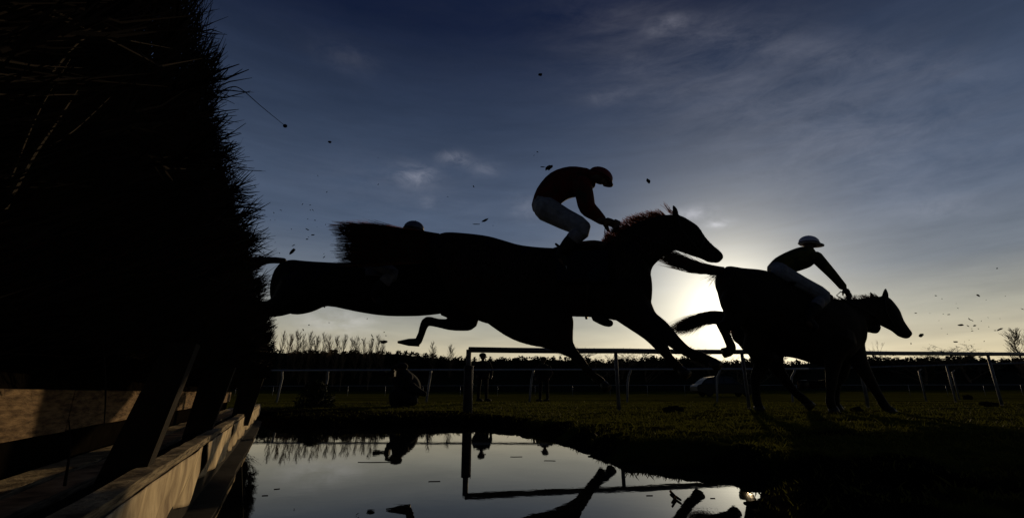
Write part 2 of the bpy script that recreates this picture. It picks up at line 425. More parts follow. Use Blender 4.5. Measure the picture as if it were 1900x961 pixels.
wm.add([(-4.2, -3, 0), (5, -3, 0), (5, 7.6, 0), (-4.2, 7.6, 0)], [(0, 1, 2, 3)])
props(wm.build('water', MT['water']), kind='structure')

# grass blades on the near turf, thinning with distance
def grass():
    n = 165000
    u = nr.random(n); Y = 1.3 * (16 / 1.3) ** u
    ang = nr.uniform(-.56, 1.05, n); X = Y * np.tan(ang)
    X = np.where(nr.random(n) < .15, nr.uniform(-3, 1.5, n), X)
    d = sdist(X, Y)
    a = X * NL.x + Y * NL.y
    keep = (d > -.01) & ((a < .15) | (Y > 6.8))
    tuft = wob(X, Y, 3.1, 11) + .7 * wob(X, Y, 8.3, 12) + nr.normal(0, .5, n)
    keep &= (tuft > -.5) & (nr.random(n) > ground_dark_at(X, Y) * .86)
    X, Y, d = X[keep], Y[keep], d[keep]; n = len(X)
    Z = height(X, Y) - .004; ok = Z > -.01; X, Y, Z, d = X[ok], Y[ok], Z[ok], d[ok]; n = len(X)
    hgt = nr.uniform(.010, .036, n) * np.clip(.35 + Y / 7, .5, 1) * (1 + .8 * (nr.random(n) < .08)); w = nr.uniform(.0012, .0026, n) * (1 + Y * .16)
    th = nr.uniform(0, 2 * np.pi, n); lx, ly = np.cos(th) * w, np.sin(th) * w
    bx = nr.normal(0, .5, n) * hgt; by = nr.normal(0, .5, n) * hgt
    V = np.stack([np.stack([X - lx, Y - ly, Z], 1), np.stack([X + lx, Y + ly, Z], 1),
                  np.stack([X + bx * .4 + lx * .6, Y + by * .4 + ly * .6, Z + hgt * .6], 1),
                  np.stack([X + bx, Y + by, Z + hgt], 1)], 1).reshape(-1, 3)
    b = np.arange(n) * 4
    Ft = np.concatenate([np.stack([b, b + 1, b + 2], 1), np.stack([b, b + 2, b + 3], 1)])
    o = link('grass', np_mesh('grass', V, Ft), MT['blade']); props(o, 'short rough turf grass round the edge of the water jump', 'grass', kind='stuff')
grass()

# ------------------------------------------------------------------ the brush fence
T0, T1 = -.25, 8.0
fence = thing('brush_fence', 'tall dark birch brush fence over boards and canvas beside the water', 'fence', F(3, .5, -.30))
def slab(t0, t1, a0, a1, h0, h1, skew=0):
    q = [F(t0, a0, h0), F(t1, a0, h0), F(t1, a1, h0), F(t0, a1, h0), F(t0, a0, h1), F(t1, a0, h1), F(t1, a1, h1), F(t0, a1, h1)]
    return MB().hexa(q)
def wavy_slab(t0, t1, a0, a1, h0, h1, seed, n=22, amp=.0016):
    r = random.Random(seed); rs = []
    for i in range(n + 1):
        t = t0 + (t1 - t0) * i / n; j = [r.uniform(-amp, amp) for _ in range(4)]
        rs.append([F(t, a0 + j[0], h0 + j[1]), F(t, a1 + j[0], h0 + j[2]), F(t, a1 + j[3], h1 + j[2]), F(t, a0 + j[3], h1 + j[1])])
    return MB().rings(rs)
tb = [T0, 2.05, 5.0, T1]
for i in range(3):                                      # back boards, floor planks and capping planks, length by length
    t0, t1 = tb[i] + .004, tb[i + 1] - .004
    wavy_slab(t0, t1, .60, .625, -.118 + .004 * (i % 2), .010, 30 + i).build('back_board', MT['board'], fence)
    wavy_slab(t0 + .05, t1 + .05, .50, .585, -.222, -.205, 40 + i).build('plank', MT['plank'], fence)
    wavy_slab(t0 - .06, t1 - .06, .405, .485, -.228, -.210, 50 + i).build('plank', MT['plank'], fence)
    wavy_slab(t0 + .02, t1 + .02, .203, .243, -.172, -.150, 60 + i, amp=.0018).build('capping_plank', MT['plank'], fence)
slab(T0, T1, .25, 1.3, -.285, -.235).build('packed_soil', MT['soil'], fence)
slab(T0, T1, .215, .25, -.45, -.235).build('pool_wall', MT['strut'], fence)
slab(T0, T1, .63, .66, -.235, .12).build('rear_panel', MT['core'], fence)
# canvas lapped over the pool wall, creased and sagging, in two lengths with a torn gap
def canvas(t0, t1, seed):
    nt_, nh = int((t1 - t0) / .022), 14; V = []; Fc = []
    for i in range(nt_ + 1):
        t = t0 + (t1 - t0) * i / nt_
        for j in range(nh + 1):
            k = j / nh
            fold = .007 * math.sin(t * 23 + k * 5 + seed + 1.5 * math.sin(t * 6)) * (.2 + k) + .012 * noise.noise(Vector((t * 5, k * 2 + t * 2, seed))) * (.3 + k)
            sag = .012 * math.sin(t * 7 + seed) + .015 * noise.noise(Vector((t * 3, 7, seed)))
            V.append(F(t, .199 - .004 - fold + .012 * k * k, -.168 - k * (.135 + sag)))
    for i in range(nt_):
        for j in range(nh):
            a = i * (nh + 1) + j; Fc.append((a, a + 1, a + nh + 2, a + nh + 1))
    mb = MB().add(V, Fc); o = mb.build('canvas', MT['canvas'], fence, True)
    s = o.modifiers.new('s', 'SOLIDIFY'); s.thickness = .003
canvas(T0, 1.90, 1.0); canvas(2.04, 3.1, 2.6); canvas(3.13, 5.0, 4.1); canvas(5.03, 7.95, 5.2)
wavy_slab(T0, T1, .135, .235, -.395, -.365, 77, 40, .004).build('ledge_plank', MT['strut'], fence)  # ledge made wide and dark to hide the canvas's reflection in the water
# struts that carry the brush
def a_at(px, t):                                       # how far across the fence a picture column falls at length t
    k = (px - 950) / 885; return (k * t * U.y - t * U.x) / (NL.x - k * NL.y)
for t, tl, tr_, bl, br_ in ((1.31, 294, 352, 205, 292), (2.45, 373, 430, 352, 398), (4.2, 444, 486, 436, 470)):
    a0, a1, b0, b1 = a_at(tr_, t), a_at(tl, t), a_at(br_, t), a_at(bl, t)
    w = .03
    q = [F(t - w, b0, -.235), F(t + w, b0, -.235), F(t + w, b1, -.235), F(t - w, b1, -.235), F(t - w, a0, .11), F(t + w, a0, .11), F(t + w, a1, .11), F(t - w, a1, .11)]
    MB().hexa(q).build('strut', MT['strut'], fence)
# brush: a packed core hidden in thousands of birch twigs
def brush_front(h): return .30 - .09 * min(1, max(0, h)) ** .7
core = MB(); rs = []
for i in range(60):
    t = T0 + .15 + (T1 - T0 - .25) * i / 59
    j = lambda s: .03 * noise.noise(Vector((t * 2.3, s, 0)))
    rs.append([F(t, .40 + j(1), .10), F(t, 1.25, .10), F(t, 1.20, .80), F(t, .9, .90 + j(2)), F(t, .50, .90 + j(3)), F(t, .40 + j(4), .80 + j(5)), F(t, .38 + j(6), .4)])
core.rings(rs).build('packed_core', MT['core'], fence)
def twigs():
    V = []; Fq = []
    for c in range(3600):                                # bundles of birch
        t = T0 + .1 + (T1 - T0 - .1) * (rnd.random() ** 1.35)
        top = rnd.random() < .42
        if top: h = rnd.uniform(.72, .93); a = .26 + rnd.random() ** 1.7 * .8
        else: h = rnd.uniform(.06, .93); a = .30 + rnd.uniform(.0, .11)
        cl = .5 + 1.5 * noise.noise(Vector((t * 4.1, h * 4.5, 3))) + rnd.gauss(0, .42)
        lim = 2.2 + .7 * cl
        L0 = rnd.uniform(.09, .2) * (1 + .5 * cl); lean0 = rnd.gauss(1.0, .35); along0 = rnd.gauss(.1, .3)
        for i in range(rnd.randint(12, 24)):
            L = L0 * rnd.uniform(.45, 1.0) * (1.6 if rnd.random() < .02 else 1)
            d = (Vector((0, 0, 1)) - NL * (lean0 + rnd.gauss(0, .2)) + U * (along0 + rnd.gauss(0, .22))).normalized()
            b = F(t + rnd.gauss(0, .035), a + rnd.gauss(0, .02), h + rnd.gauss(0, .03))
            k = Vector((rnd.gauss(0, .18), rnd.gauss(0, .18), rnd.gauss(-.06, .14))) * L
            w = rnd.uniform(.0006, .0016) * (1 + .2 * max(0, b.y))
            e = b + d * L + k
            he = e.z - CH; ae = (e - CAM).dot(NL); mn = max(.15 if t < 4.6 else .02, he / lim)
            if ae < mn: e += NL * (mn - ae)
            if b.z < CH + .04: b.z = CH + .04
            if (e - CAM).length < .22 or (b - CAM).length < .22: continue
            s = d.cross(b - CAM).normalized() * w
            m_ = b.lerp(e, .55) + k * .3
            if (m_ - CAM).dot(NL) < mn * .95: continue
            o = len(V); V += [b - s, b + s, m_ + s * .8, m_ - s * .8, e + s * .2, e - s * .2]
            Fq += [(o, o + 1, o + 2, o + 3), (o + 3, o + 2, o + 4, o + 5)]
    for c in range(420):                                 # stray forked tufts that stand out of the face
        t = rnd.uniform(.35, T1 - .2); h = rnd.uniform(.15, .88); a = max(.2, h / 2.3)
        b = F(t, a, h); d0 = (Vector((0, 0, rnd.gauss(.7, .45))) - NL * rnd.uniform(.5, 1.2) + U * rnd.gauss(.1, .5)).normalized(); L = rnd.uniform(.05, .15) * (1 + .10 * t)
        for i in range(rnd.randint(7, 20)):
            q0 = b + d0 * (L * rnd.uniform(0, .6)); d = (d0 + Vector((rnd.gauss(0, .28), rnd.gauss(0, .28), rnd.gauss(0, .3)))).normalized()
            e = q0 + d * (L * rnd.uniform(.3, .8)); w = rnd.uniform(.0008, .0018) * (1 + .2 * max(0, b.y))
            if (e - CAM).dot(NL) < .07 or (e - CAM).length < .3: continue
            s = d.cross(b - CAM).normalized() * w; m_ = q0.lerp(e, .5) + Vector((0, 0, rnd.gauss(0, .006)))
            o = len(V); V += [q0 - s, q0 + s, m_ + s * .8, m_ - s * .8, e + s * .3, e - s * .3]
            Fq += [(o, o + 1, o + 2, o + 3), (o + 3, o + 2, o + 4, o + 5)]
    me = np_mesh('brush', np.array([tuple(v) for v in V]), np.array(Fq))
    o = link('brush', me, MT['twig'], fence); o['kind'] = 'stuff'
twigs()
def long_twig(pts, r, m):
    mb = MB(); P_ = catmull([tuple(p) for p in pts], 5); n = len(P_)
    mb.tube([Vector(p) for p in P_], [r * (1 - .75 * i / n) for i in range(n)], 6); return mb
for pts, r, m in [
    ([P(400, 176, 1.25), P(425, 163, 1.22), P(446, 165, 1.2), P(485, 198, 1.15), P(528, 233, 1.1)], .0022, 'twig'),
    ([P(385, 215, 1.3), P(410, 186, 1.27), P(435, 193, 1.24)], .002, 'twig'), ([P(380, 240, 1.35), P(434, 242, 1.3)], .002, 'twig'),
    ([P(392, 268, 1.4), P(420, 257, 1.35), P(448, 248, 1.33)], .0025, 'twig'), ([P(405, 276, 1.4), P(430, 268, 1.36), P(446, 266, 1.33)], .0022, 'twig'),
    ([P(366, 130, 1.2), P(408, 130, 1.17), P(396, 152, 1.17)], .0018, 'twig'), ([P(420, 387, 2.2), P(460, 384, 2.1), P(492, 391, 2.05)], .004, 'twig'),
    ([P(440, 415, 2.4), P(465, 408, 2.3), P(478, 403, 2.25)], .0035, 'twig'), ([P(430, 425, 2.4), P(470, 423, 2.3)], .003, 'twig'),
    ([P(5, 390, .42), P(60, 290, .43), P(105, 225, .44), P(146, 163, .46)], .0032, 'twigpale'), ([P(146, 168, .46), P(185, 168, .47), P(215, 168, .48)], .0011, 'twigpale'),
    ([P(95, 135, .45), P(150, 75, .47), P(205, 50, .5)], .0022, 'twigpale'), ([P(20, 330, .44), P(70, 210, .45), P(130, 110, .46)], .0016, 'twigpale'),
    ([P(92, 270, .45), P(140, 240, .47), P(205, 180, .5)], .0013, 'twigpale'), ([P(190, 640, .9), P(196, 720, .88), P(193, 790, .86)], .0022, 'twig'),
    ([P(120, 900, .62), P(130, 830, .64), P(128, 780, .66)], .0018, 'twig')]:
    long_twig(pts, r, m).build('long_twig', MT[m], fence)
mb = MB(); ball(mb, P(529, 234, 1.1), .006, .005, .005, 8, 6)
mb.build('twig_bud', MT['twig'], fence)

# ------------------------------------------------------------------ horses
def hoof(pa, pb, ra, rb, Y, parent):                    # horn between two picture points
    mb = MB(); a = P(*pa, Y); b = P(*pb, Y)
    Y = turned(pa[0], Y)
    md = (ra + rb) / 2 if rb > ra else ra * .86
    mb.tube([a, (a + b) / 2, b], [ra * M(Y), md * M(Y), rb * M(Y)], 12, True, .85); return mb.build('hoof', MT['hoof'], parent, True)
def hair_lock(roots, tips, n, material, name, parent, w=.004, curl=.03, core=None, segs=5, seed=1, mids=None):
    """n strands from the root line to the tip line (lists of 3-D points, matched by fraction)"""
    r = random.Random(seed); mb = MB()
    def at(line, k):
        x = k * (len(line) - 1); i = min(int(x), len(line) - 2); return line[i].lerp(line[i + 1], x - i)
    for _ in range(n):
        k = r.random(); a = at(roots, k); k2 = min(1, max(0, k + r.gauss(0, .07))); e = at(tips, k2)
        e = a.lerp(e, min(1.12, max(.35, r.gauss(.88, .13))))
        off = Vector((r.gauss(0, curl), r.gauss(0, curl * 1.6), r.gauss(0, curl)))
        mid = at(mids, k2) if mids else a.lerp(e, .5)
        pts = []
        for s in range(segs):
            t = s / (segs - 1); p = a * (1 - t) ** 2 + mid * 2 * t * (1 - t) + e * t * t
            pts.append(p + off * t * t + Vector((0, 0, .006 * math.sin(t * 7 + k * 40))))
        d = (e - a).normalized(); side = d.cross(Vector((0, 1, 0)) + Vector((r.gauss(0, .5), 0, r.gauss(0, .5))))
        side.normalize(); mb.ribbon(pts, w * r.uniform(.6, 1.3), side)
    if core:
        limb(mb, core, 1.0, 3, 8)
    return mb.build(name, material, parent)

def H1():
    Y = 6.10
    o = thing('horse', 'large dark bay horse stretched over the water in mid jump, ears pricked', 'horse', P(1050, 762, Y), 'racehorses jumping the water')
    mb = MB()
    loft(mb, [(806, 440, 812, 500, .16, Y), (826, 431, 840, 560, .25, Y), (868, 433, 880, 592, .29, Y), (906, 438, 930, 606, .29, Y), (935, 446, 962, 606, .29, Y), (968, 455, 990, 596, .29, Y), (1020, 460, 1030, 588, .30, Y), (1076, 460, 1078, 588, .31, Y),
              (1118, 455, 1112, 590, .29, Y), (1150, 450, 1150, 596, .26, Y), (1180, 455, 1184, 600, .22, Y), (1201, 496, 1204, 572, .15, Y)], round_=(.5, .12))
    loft(mb, [(1124, 454, 1206, 566, .15, Y), (1138, 440, 1207, 522, .12, Y), (1160, 424, 1211, 497, .10, Y), (1188, 410, 1228, 480, .085, Y), (1222, 400, 1246, 468, .08, Y), (1244, 398, 1256, 464, .085, Y)])
    loft(mb, [(1240, 398, 1246, 460, .085, Y), (1262, 400, 1258, 466, .10, Y), (1279, 409, 1270, 470, .095, Y), (1295, 420, 1283, 475, .08, Y), (1308, 439, 1296, 479, .065, Y), (1322, 454, 1306, 483, .058, Y), (1335, 465, 1316, 487, .062, Y), (1341, 473, 1330, 488, .05, Y)])
    # hind leg swung forward under the body
    loft(mb, [(905, 470, 885, 585, .14, Y - .12), (960, 520, 912, 606, .13, Y - .13), (1030, 545, 950, 630, .12, Y - .14), (1062, 585, 985, 641, .10, Y - .15), (1064, 612, 1012, 646, .08, Y - .15), (1064, 634, 1038, 656, .055, Y - .15), (1071, 648, 1058, 664, .042, Y - .15)], round_=(0, 0))
    limb(mb, [(1055, 648, 12, Y - .15), (1072, 664, 9.5, Y - .15), (1090, 686, 7.5, Y - .15), (1104, 699, 7.5, Y - .15), (1113, 706, 8.5, Y - .15), (1120, 713, 7.5, Y - .15)], .8)
    # second hind leg, tucked on the far side
    limb(mb, [(880, 520, 45, Y + .16), (950, 580, 30, Y + .17), (1010, 610, 19, Y + .18), (1042, 640, 10, Y + .18), (1064, 656, 8, Y + .18), (1083, 678, 7, Y + .18), (1096, 692, 7, Y + .18), (1104, 701, 7, Y + .18)], .8)
    # fore legs
    limb(mb, [(1165, 545, 40, Y - .13), (1195, 590, 26, Y - .14), (1225, 610, 19, Y - .14), (1251, 634, 14, Y - .14), (1275, 652, 10.5, Y - .14), (1296, 661, 11, Y - .14), (1311, 667, 10, Y - .14), (1322, 672, 10, Y - .14)], .8)
    limb(mb, [(1140, 555, 36, Y + .12), (1172, 588, 24, Y - .02), (1205, 618, 16, Y - .02), (1228, 644, 12.5, Y - .02), (1240, 662, 9, Y - .02), (1252, 675, 9.5, Y - .02), (1262, 685, 9, Y - .02)], .8)
    limb(mb, [(1106, 588, 10, Y - .2), (1122, 597, 9, Y - .2), (1132, 600, 7.5, Y - .2)], .8)
    # ears
    for dy in (-.045, .045):
        limb(mb, [(1253, 402, 6, Y + dy), (1253, 392, 6, Y + dy), (1250, 383, 3.2, Y + dy)], .7)
    fused(mb, 'body', .014, MT['bay'], o)
    hoof((1119, 711), (1127, 721), 7.5, 9.5, Y - .15, o); hoof((1103, 700), (1110, 708), 7, 8.5, Y + .18, o)
    hoof((1320, 671), (1334, 680), 9, 11, Y - .14, o); hoof((1262, 684), (1276, 697), 8.5, 10.5, Y - .02, o)
    # tail, blown straight back
    roots = [P(815, y, Y) for y in (434, 444, 455, 470, 486)]
    mids = [P(715, y, Y) for y in (418, 434, 450, 468, 489)]
    tips = [P(x, y, Y) for x, y in ((632, 418), (640, 434), (644, 450), (642, 466), (638, 490))]
    hair_lock(roots, tips, 3200, MT['hair'], 'tail', o, .0048, .030, None, 6, 3, mids)
    hair_lock([P(800, 436, Y), P(720, 421, Y)], [P(690, 408, Y), P(625, 414, Y)], 90, MT['mane'], 'tail_wisp', o, .002, .012, None, 4, 4)
    hair_lock([P(790, 488, Y - .03), P(700, 486, Y - .03)], [P(690, 492, Y - .03), P(630, 493, Y - .03)], 220, MT['mane'], 'tail_fringe', o, .0025, .010, None, 4, 8)
    # mane
    roots = [P(x, y + 7, Y) for x, y in ((1128, 450), (1140, 438), (1160, 424), (1185, 410), (1212, 401), (1244, 398))]
    tips = [P(x, y, Y) for x, y in ((1116, 446), (1124, 431), (1142, 415), (1166, 402), (1190, 394), (1222, 389))]
    hair_lock(roots, tips, 950, MT['mane'], 'mane', o, .0034, .006, None, 5, 5)
    hair_lock([P(1244, 398, Y), P(1252, 396, Y)], [P(1230, 378, Y), P(1240, 383, Y)], 26, MT['mane'], 'forelock', o, .0025, .012, None, 4, 6)
    # tack
    mb = MB(); loft(mb, [(1022, 466, 1030, 478, .26, Y), (1045, 458, 1050, 474, .24, Y), (1075, 451, 1076, 476, .22, Y), (1100, 448, 1098, 474, .2, Y), (1122, 452, 1116, 474, .2, Y)])
    fused(mb, 'saddle', .01, MT['leather'], o, 2)
    for i, (x0, x1) in enumerate(((1030, 1128),)):
        for s in (-1, 1):
            V = []; mb = MB()
            for k in range(9):
                z = k / 8
                for x in (x0, x1): V.append(P(x + 3 * z, 465 + 58 * z, Y + s * (.23 + .09 * math.sin(z * 1.5))))
            mb.add(V, [(2 * k, 2 * k + 1, 2 * k + 3, 2 * k + 2) for k in range(8)])
            so = mb.build('saddle_cloth_flap', MT['cloth'], o, True); sf = so.modifiers.new('s', 'SOLIDIFY'); sf.thickness = .008
    mb = MB()
    for s in (-1, 1):
        mb.tube([P(1123, 418, Y + s * .05), P(1122, 432, Y + s * .08), P(1124, 452, Y + s * .1)], .006, 6)
        mb.tube([P(1130, 419, Y + s * .06), P(1180, 437, Y + s * .12), P(1240, 455, Y + s * .12), P(1306, 476, Y + s * .07)], .006, 6)
    mb.build('reins', MT['leather'], o, True)
    mb = MB()
    for s in (-1, 1):
        mb.tube([P(1258, 402, Y + s * .07), P(1264, 425, Y + s * .11), P(1290, 455, Y + s * .09), P(1306, 476, Y + s * .065)], .007, 6)
    pts = [P(1301 + 8 * math.cos(a), 452 + 26 * math.cos(a) * -1 if False else 452 + 14 * math.sin(a), Y + .085 * math.cos(a)) for a in [2 * math.pi * k / 16 for k in range(17)]]
    mb.tube([P(1302 - 6 * math.sin(a), 459 + 17 * math.sin(a), Y + .085 * math.cos(a)) for a in [2 * math.pi * k / 16 for k in range(17)]], .008, 6, False)
    mb.build('bridle', MT['leather'], o, True)
    for s in (-1, 1):
        mb = MB()
        mb.tube([P(1058, 476, Y + s * .34), P(1050, 492, Y + s * .37), P(1052, 503, Y + s * .37), P(1066, 503, Y + s * .37), P(1058, 490, Y + s * .36)], .006, 6)
        mb.build('stirrup', MT['steel'], o, True)
    mb = MB(); mb.tube([P(1092 + 4 * math.sin(a), 524 - 66 * math.sin(a), Y + .315 * math.cos(a)) for a in [2 * math.pi * k / 24 for k in range(25)]], .02, 6, False)
    mb.build('girth', MT['leather'], o, True)
TURN[:] = [1020, -.0046]; H1(); TURN[:] = [0, 0]

def H4():
    Y = 6.80
    o = thing('horse', 'dark horse at the rear bursting out of the brush, half hidden behind another', 'horse', P(700, 760, Y), 'racehorses jumping the water')
    mb = MB()
    loft(mb, [(522, 489, 508, 566, .17, Y), (540, 482, 541, 583, .25, Y), (566, 484, 574, 580, .28, Y), (609, 487, 606, 568, .29, Y), (660, 489, 660, 578, .30, Y), (720, 490, 715, 586, .30, Y), (790, 484, 782, 586, .28, Y), (830, 480, 835, 580, .24, Y), (868, 500, 872, 578, .17, Y)], round_=(.2, .5))
    loft(mb, [(800, 478, 868, 560, .14, Y), (850, 466, 895, 530, .11, Y), (900, 462, 925, 515, .09, Y), (935, 466, 945, 512, .09, Y)])
    loft(mb, [(930, 466, 935, 515, .09, Y), (955, 470, 950, 520, .09, Y), (985, 490, 970, 530, .07, Y), (1010, 515, 995, 540, .055, Y), (1022, 528, 1012, 545, .05, Y)])
    for dy in (-.05, .05): limb(mb, [(940, 470, 5, Y + dy), (941, 462, 4, Y + dy), (938, 456, 2.5, Y + dy)], .7)
    limb(mb, [(845, 560, 38, Y - .14), (868, 585, 22, Y - .15), (872, 598, 15, Y - .15), (860, 601, 13.5, Y - .15), (835, 602, 11, Y - .15), (812, 599, 8.5, Y - .15), (793, 596, 9.5, Y - .15), (786, 606, 8, Y - .15), (782, 619, 7, Y - .15), (776, 633, 7.5, Y - .15)], .8)
    limb(mb, [(850, 545, 34, Y + .14), (875, 565, 20, Y + .15), (890, 580, 13, Y + .15), (915, 585, 10, Y + .15), (940, 590, 8, Y + .15), (960, 596, 8, Y + .15)], .8)
    for s in (-1, 1):                                    # hind legs trailing through the brush
        limb(mb, [(550, 540, 42, Y + s * .14), (525, 562, 27, Y + s * .15), (500, 572, 17, Y + s * .15), (470, 572, 12, Y + s * .15), (440, 585, 9, Y + s * .15), (415, 600, 9, Y + s * .15), (400, 610, 8, Y + s * .15)], .8)
    fused(mb, 'body', .014, MT['dark'], o)
    hoof((778, 635), (738, 634.5), 8, 2.2, Y - .15, o); hoof((958, 595), (972, 600), 8, 9.5, Y + .15, o)
    for s in (-1, 1): hoof((400, 610), (388, 618), 8, 10, Y + s * .15, o)
    hair_lock([P(528, 482, Y), P(524, 488, Y)], [P(440, 482, Y), P(452, 512, Y)], 600, MT['hair'], 'tail', o, .005, .012, [(526, 484, 6, Y), (500, 483, 7, Y), (478, 489, 7, Y), (462, 500, 6, Y)], 5, 9, [P(490, 473, Y), P(484, 482, Y)])
    hair_lock([P(800, 480, Y), P(850, 468, Y), P(930, 466, Y)], [P(790, 470, Y), P(835, 458, Y), P(918, 458, Y)], 250, MT['hair'], 'mane', o, .003, .01, None, 4, 10)
    mb = MB(); loft(mb, [(700, 492, 705, 502, .26, Y), (730, 484, 730, 500, .24, Y), (770, 480, 770, 500, .22, Y), (790, 482, 790, 500, .2, Y)])
    fused(mb, 'saddle', .012, MT['leather'], o, 2)
    mb = MB()
    for s in (-1, 1): mb.tube([P(818, 472, Y + s * .06), P(880, 490, Y + s * .12), P(960, 515, Y + s * .1), P(998, 534, Y + s * .06)], .006, 6)
    mb.build('reins', MT['leather'], o, True)
    for s in (-1, 1):
        V = []; mb = MB()
        for k in range(7):
            z = k / 6
            for x in (678, 712): V.append(P(x, 496 + 16 * z, Y + s * (.27 + .045 * math.sin(z * 1.5))))
        mb.add(V, [(2 * k, 2 * k + 1, 2 * k + 3, 2 * k + 2) for k in range(6)])
        so = mb.build('number_cloth', MT['numcloth'], o, True); sf = so.modifiers.new('s', 'SOLIDIFY'); sf.thickness = .008
H4()

def H2():
    Y = 7.15
    o = thing('horse', 'dark horse landing forelegs first, ridden by the jockey in a white cap', 'horse', G(1560, 766, .1), 'racehorses jumping the water')
    mb = MB()
    loft(mb, [(1336, 510, 1338, 550, .15, Y), (1348, 494, 1352, 590, .24, Y), (1376, 497, 1388, 606, .28, Y), (1419, 502, 1430, 622, .30, Y), (1460, 520, 1462, 640, .30, Y), (1500, 535, 1498, 655, .30, Y), (1530, 550, 1535, 668, .28, Y), (1556, 556, 1570, 668, .24, Y), (1578, 570, 1590, 650, .17, Y)])
    loft(mb, [(1540, 556, 1590, 650, .15, Y), (1566, 555, 1596, 620, .12, Y), (1592, 554, 1606, 608, .10, Y), (1615, 551, 1618, 604, .085, Y), (1636, 550, 1632, 602, .08, Y)])
    loft(mb, [(1628, 550, 1622, 598, .085, Y), (1645, 550, 1634, 604, .095, Y), (1656, 559, 1644, 609, .09, Y), (1668, 575, 1654, 614, .075, Y), (1675, 592, 1662, 620, .06, Y), (1684, 606, 1667, 624, .055, Y), (1690, 614, 1678, 628, .048, Y)])
    limb(mb, [(1642, 555, 6, Y - .05), (1643, 545, 5.5, Y - .05), (1643, 537, 2.5, Y - .05)], .7)
    limb(mb, [(1618, 555, 5, Y + .05), (1618, 548, 4, Y + .05), (1615, 543, 2, Y + .05)], .7)
    # trailing hind legs folded under
    limb(mb, [(1365, 560, 30, Y - .14), (1362, 590, 20, Y - .15), (1345, 603, 13, Y - .15), (1338, 600, 10, Y - .15), (1346, 618, 8.5, Y - .15), (1353, 634, 8.5, Y - .15), (1357, 645, 9, Y - .15), (1352, 653, 9, Y - .15)], .8)
    limb(mb, [(1395, 580, 34, Y + .14), (1405, 620, 24, Y + .15), (1392, 648, 14, Y + .15), (1404, 650, 9, Y + .15), (1420, 655, 8, Y + .15), (1432, 660, 7, Y + .15)], .8)
    # landing forelegs
    limb(mb, [(1555, 630, 32, Y - .12), (1547, 662, 18, Y - .13), (1544, 690, 12, Y - .13), (1543, 706, 10.5, Y - .13), (1541, 730, 7.5, Y - .13), (1541, 746, 8.5, Y - .13), (1545, 757, 8, Y - .13)], .8)
    limb(mb, [(1572, 630, 30, Y + .12), (1592, 668, 17, Y + .13), (1607, 694, 12, Y + .13), (1615, 708, 10.5, Y + .13), (1630, 733, 8, Y + .13), (1640, 750, 8.5, Y + .13), (1648, 759, 8, Y + .13)], .8)
    fused(mb, 'body', .015, MT['bay'], o)
    hoof((1545, 755), (1549, 767), 8, 10.5, Y - .13, o); hoof((1648, 758), (1656, 768), 8, 10.5, Y + .13, o)
    hoof((1353, 652), (1342, 655), 9, 9.5, Y - .15, o); hoof((1432, 660), (1442, 664), 7, 8.5, Y + .15, o)
    hair_lock([P(1344, 496, Y), P(1336, 508, Y)], [P(1228, 466, Y), P(1236, 484, Y)], 1700, MT['hair'], 'tail', o, .004, .042,
              [(1338, 503, 9, Y), (1315, 502, 9, Y), (1290, 493, 9, Y), (1262, 481, 8, Y), (1240, 472, 5, Y)], 6, 12, [P(1288, 490, Y), P(1290, 512, Y)])
    hair_lock([P(1345, 497, Y), P(1330, 510, Y)], [P(1308, 512, Y), P(1322, 532, Y)], 60, MT['hair'], 'tail_wisp', o, .0028, .05, None, 5, 13)
    hair_lock([P(1545, 560, Y), P(1590, 557, Y), P(1632, 552, Y)], [P(1536, 552, Y), P(1580, 548, Y), P(1622, 545, Y)], 260, MT['hair'], 'mane', o, .003, .012, None, 4, 14)
    mb = MB(); loft(mb, [(1450, 524, 1455, 536, .26, Y), (1480, 524, 1482, 544, .24, Y), (1510, 536, 1510, 556, .22, Y), (1532, 548, 1530, 564, .2, Y)])
    fused(mb, 'saddle', .012, MT['leather'], o, 2)
    mb = MB()
    for s in (-1, 1):
        mb.tube([P(1572, 546, Y + s * .06), P(1560, 541, Y + s * .08), P(1552, 548, Y + s * .09), P(1566, 556, Y + s * .1), P(1610, 578, Y + s * .1), P(1662, 612, Y + s * .06)], .008, 6)
    mb.build('reins', MT['leather'], o, True)
    mb = MB()
    for s in (-1, 1): mb.tube([P(1642, 554, Y + s * .08), P(1645, 580, Y + s * .1), P(1664, 612, Y + s * .06)], .008, 6)
    mb.build('bridle', MT['leather'], o, True)
H2()

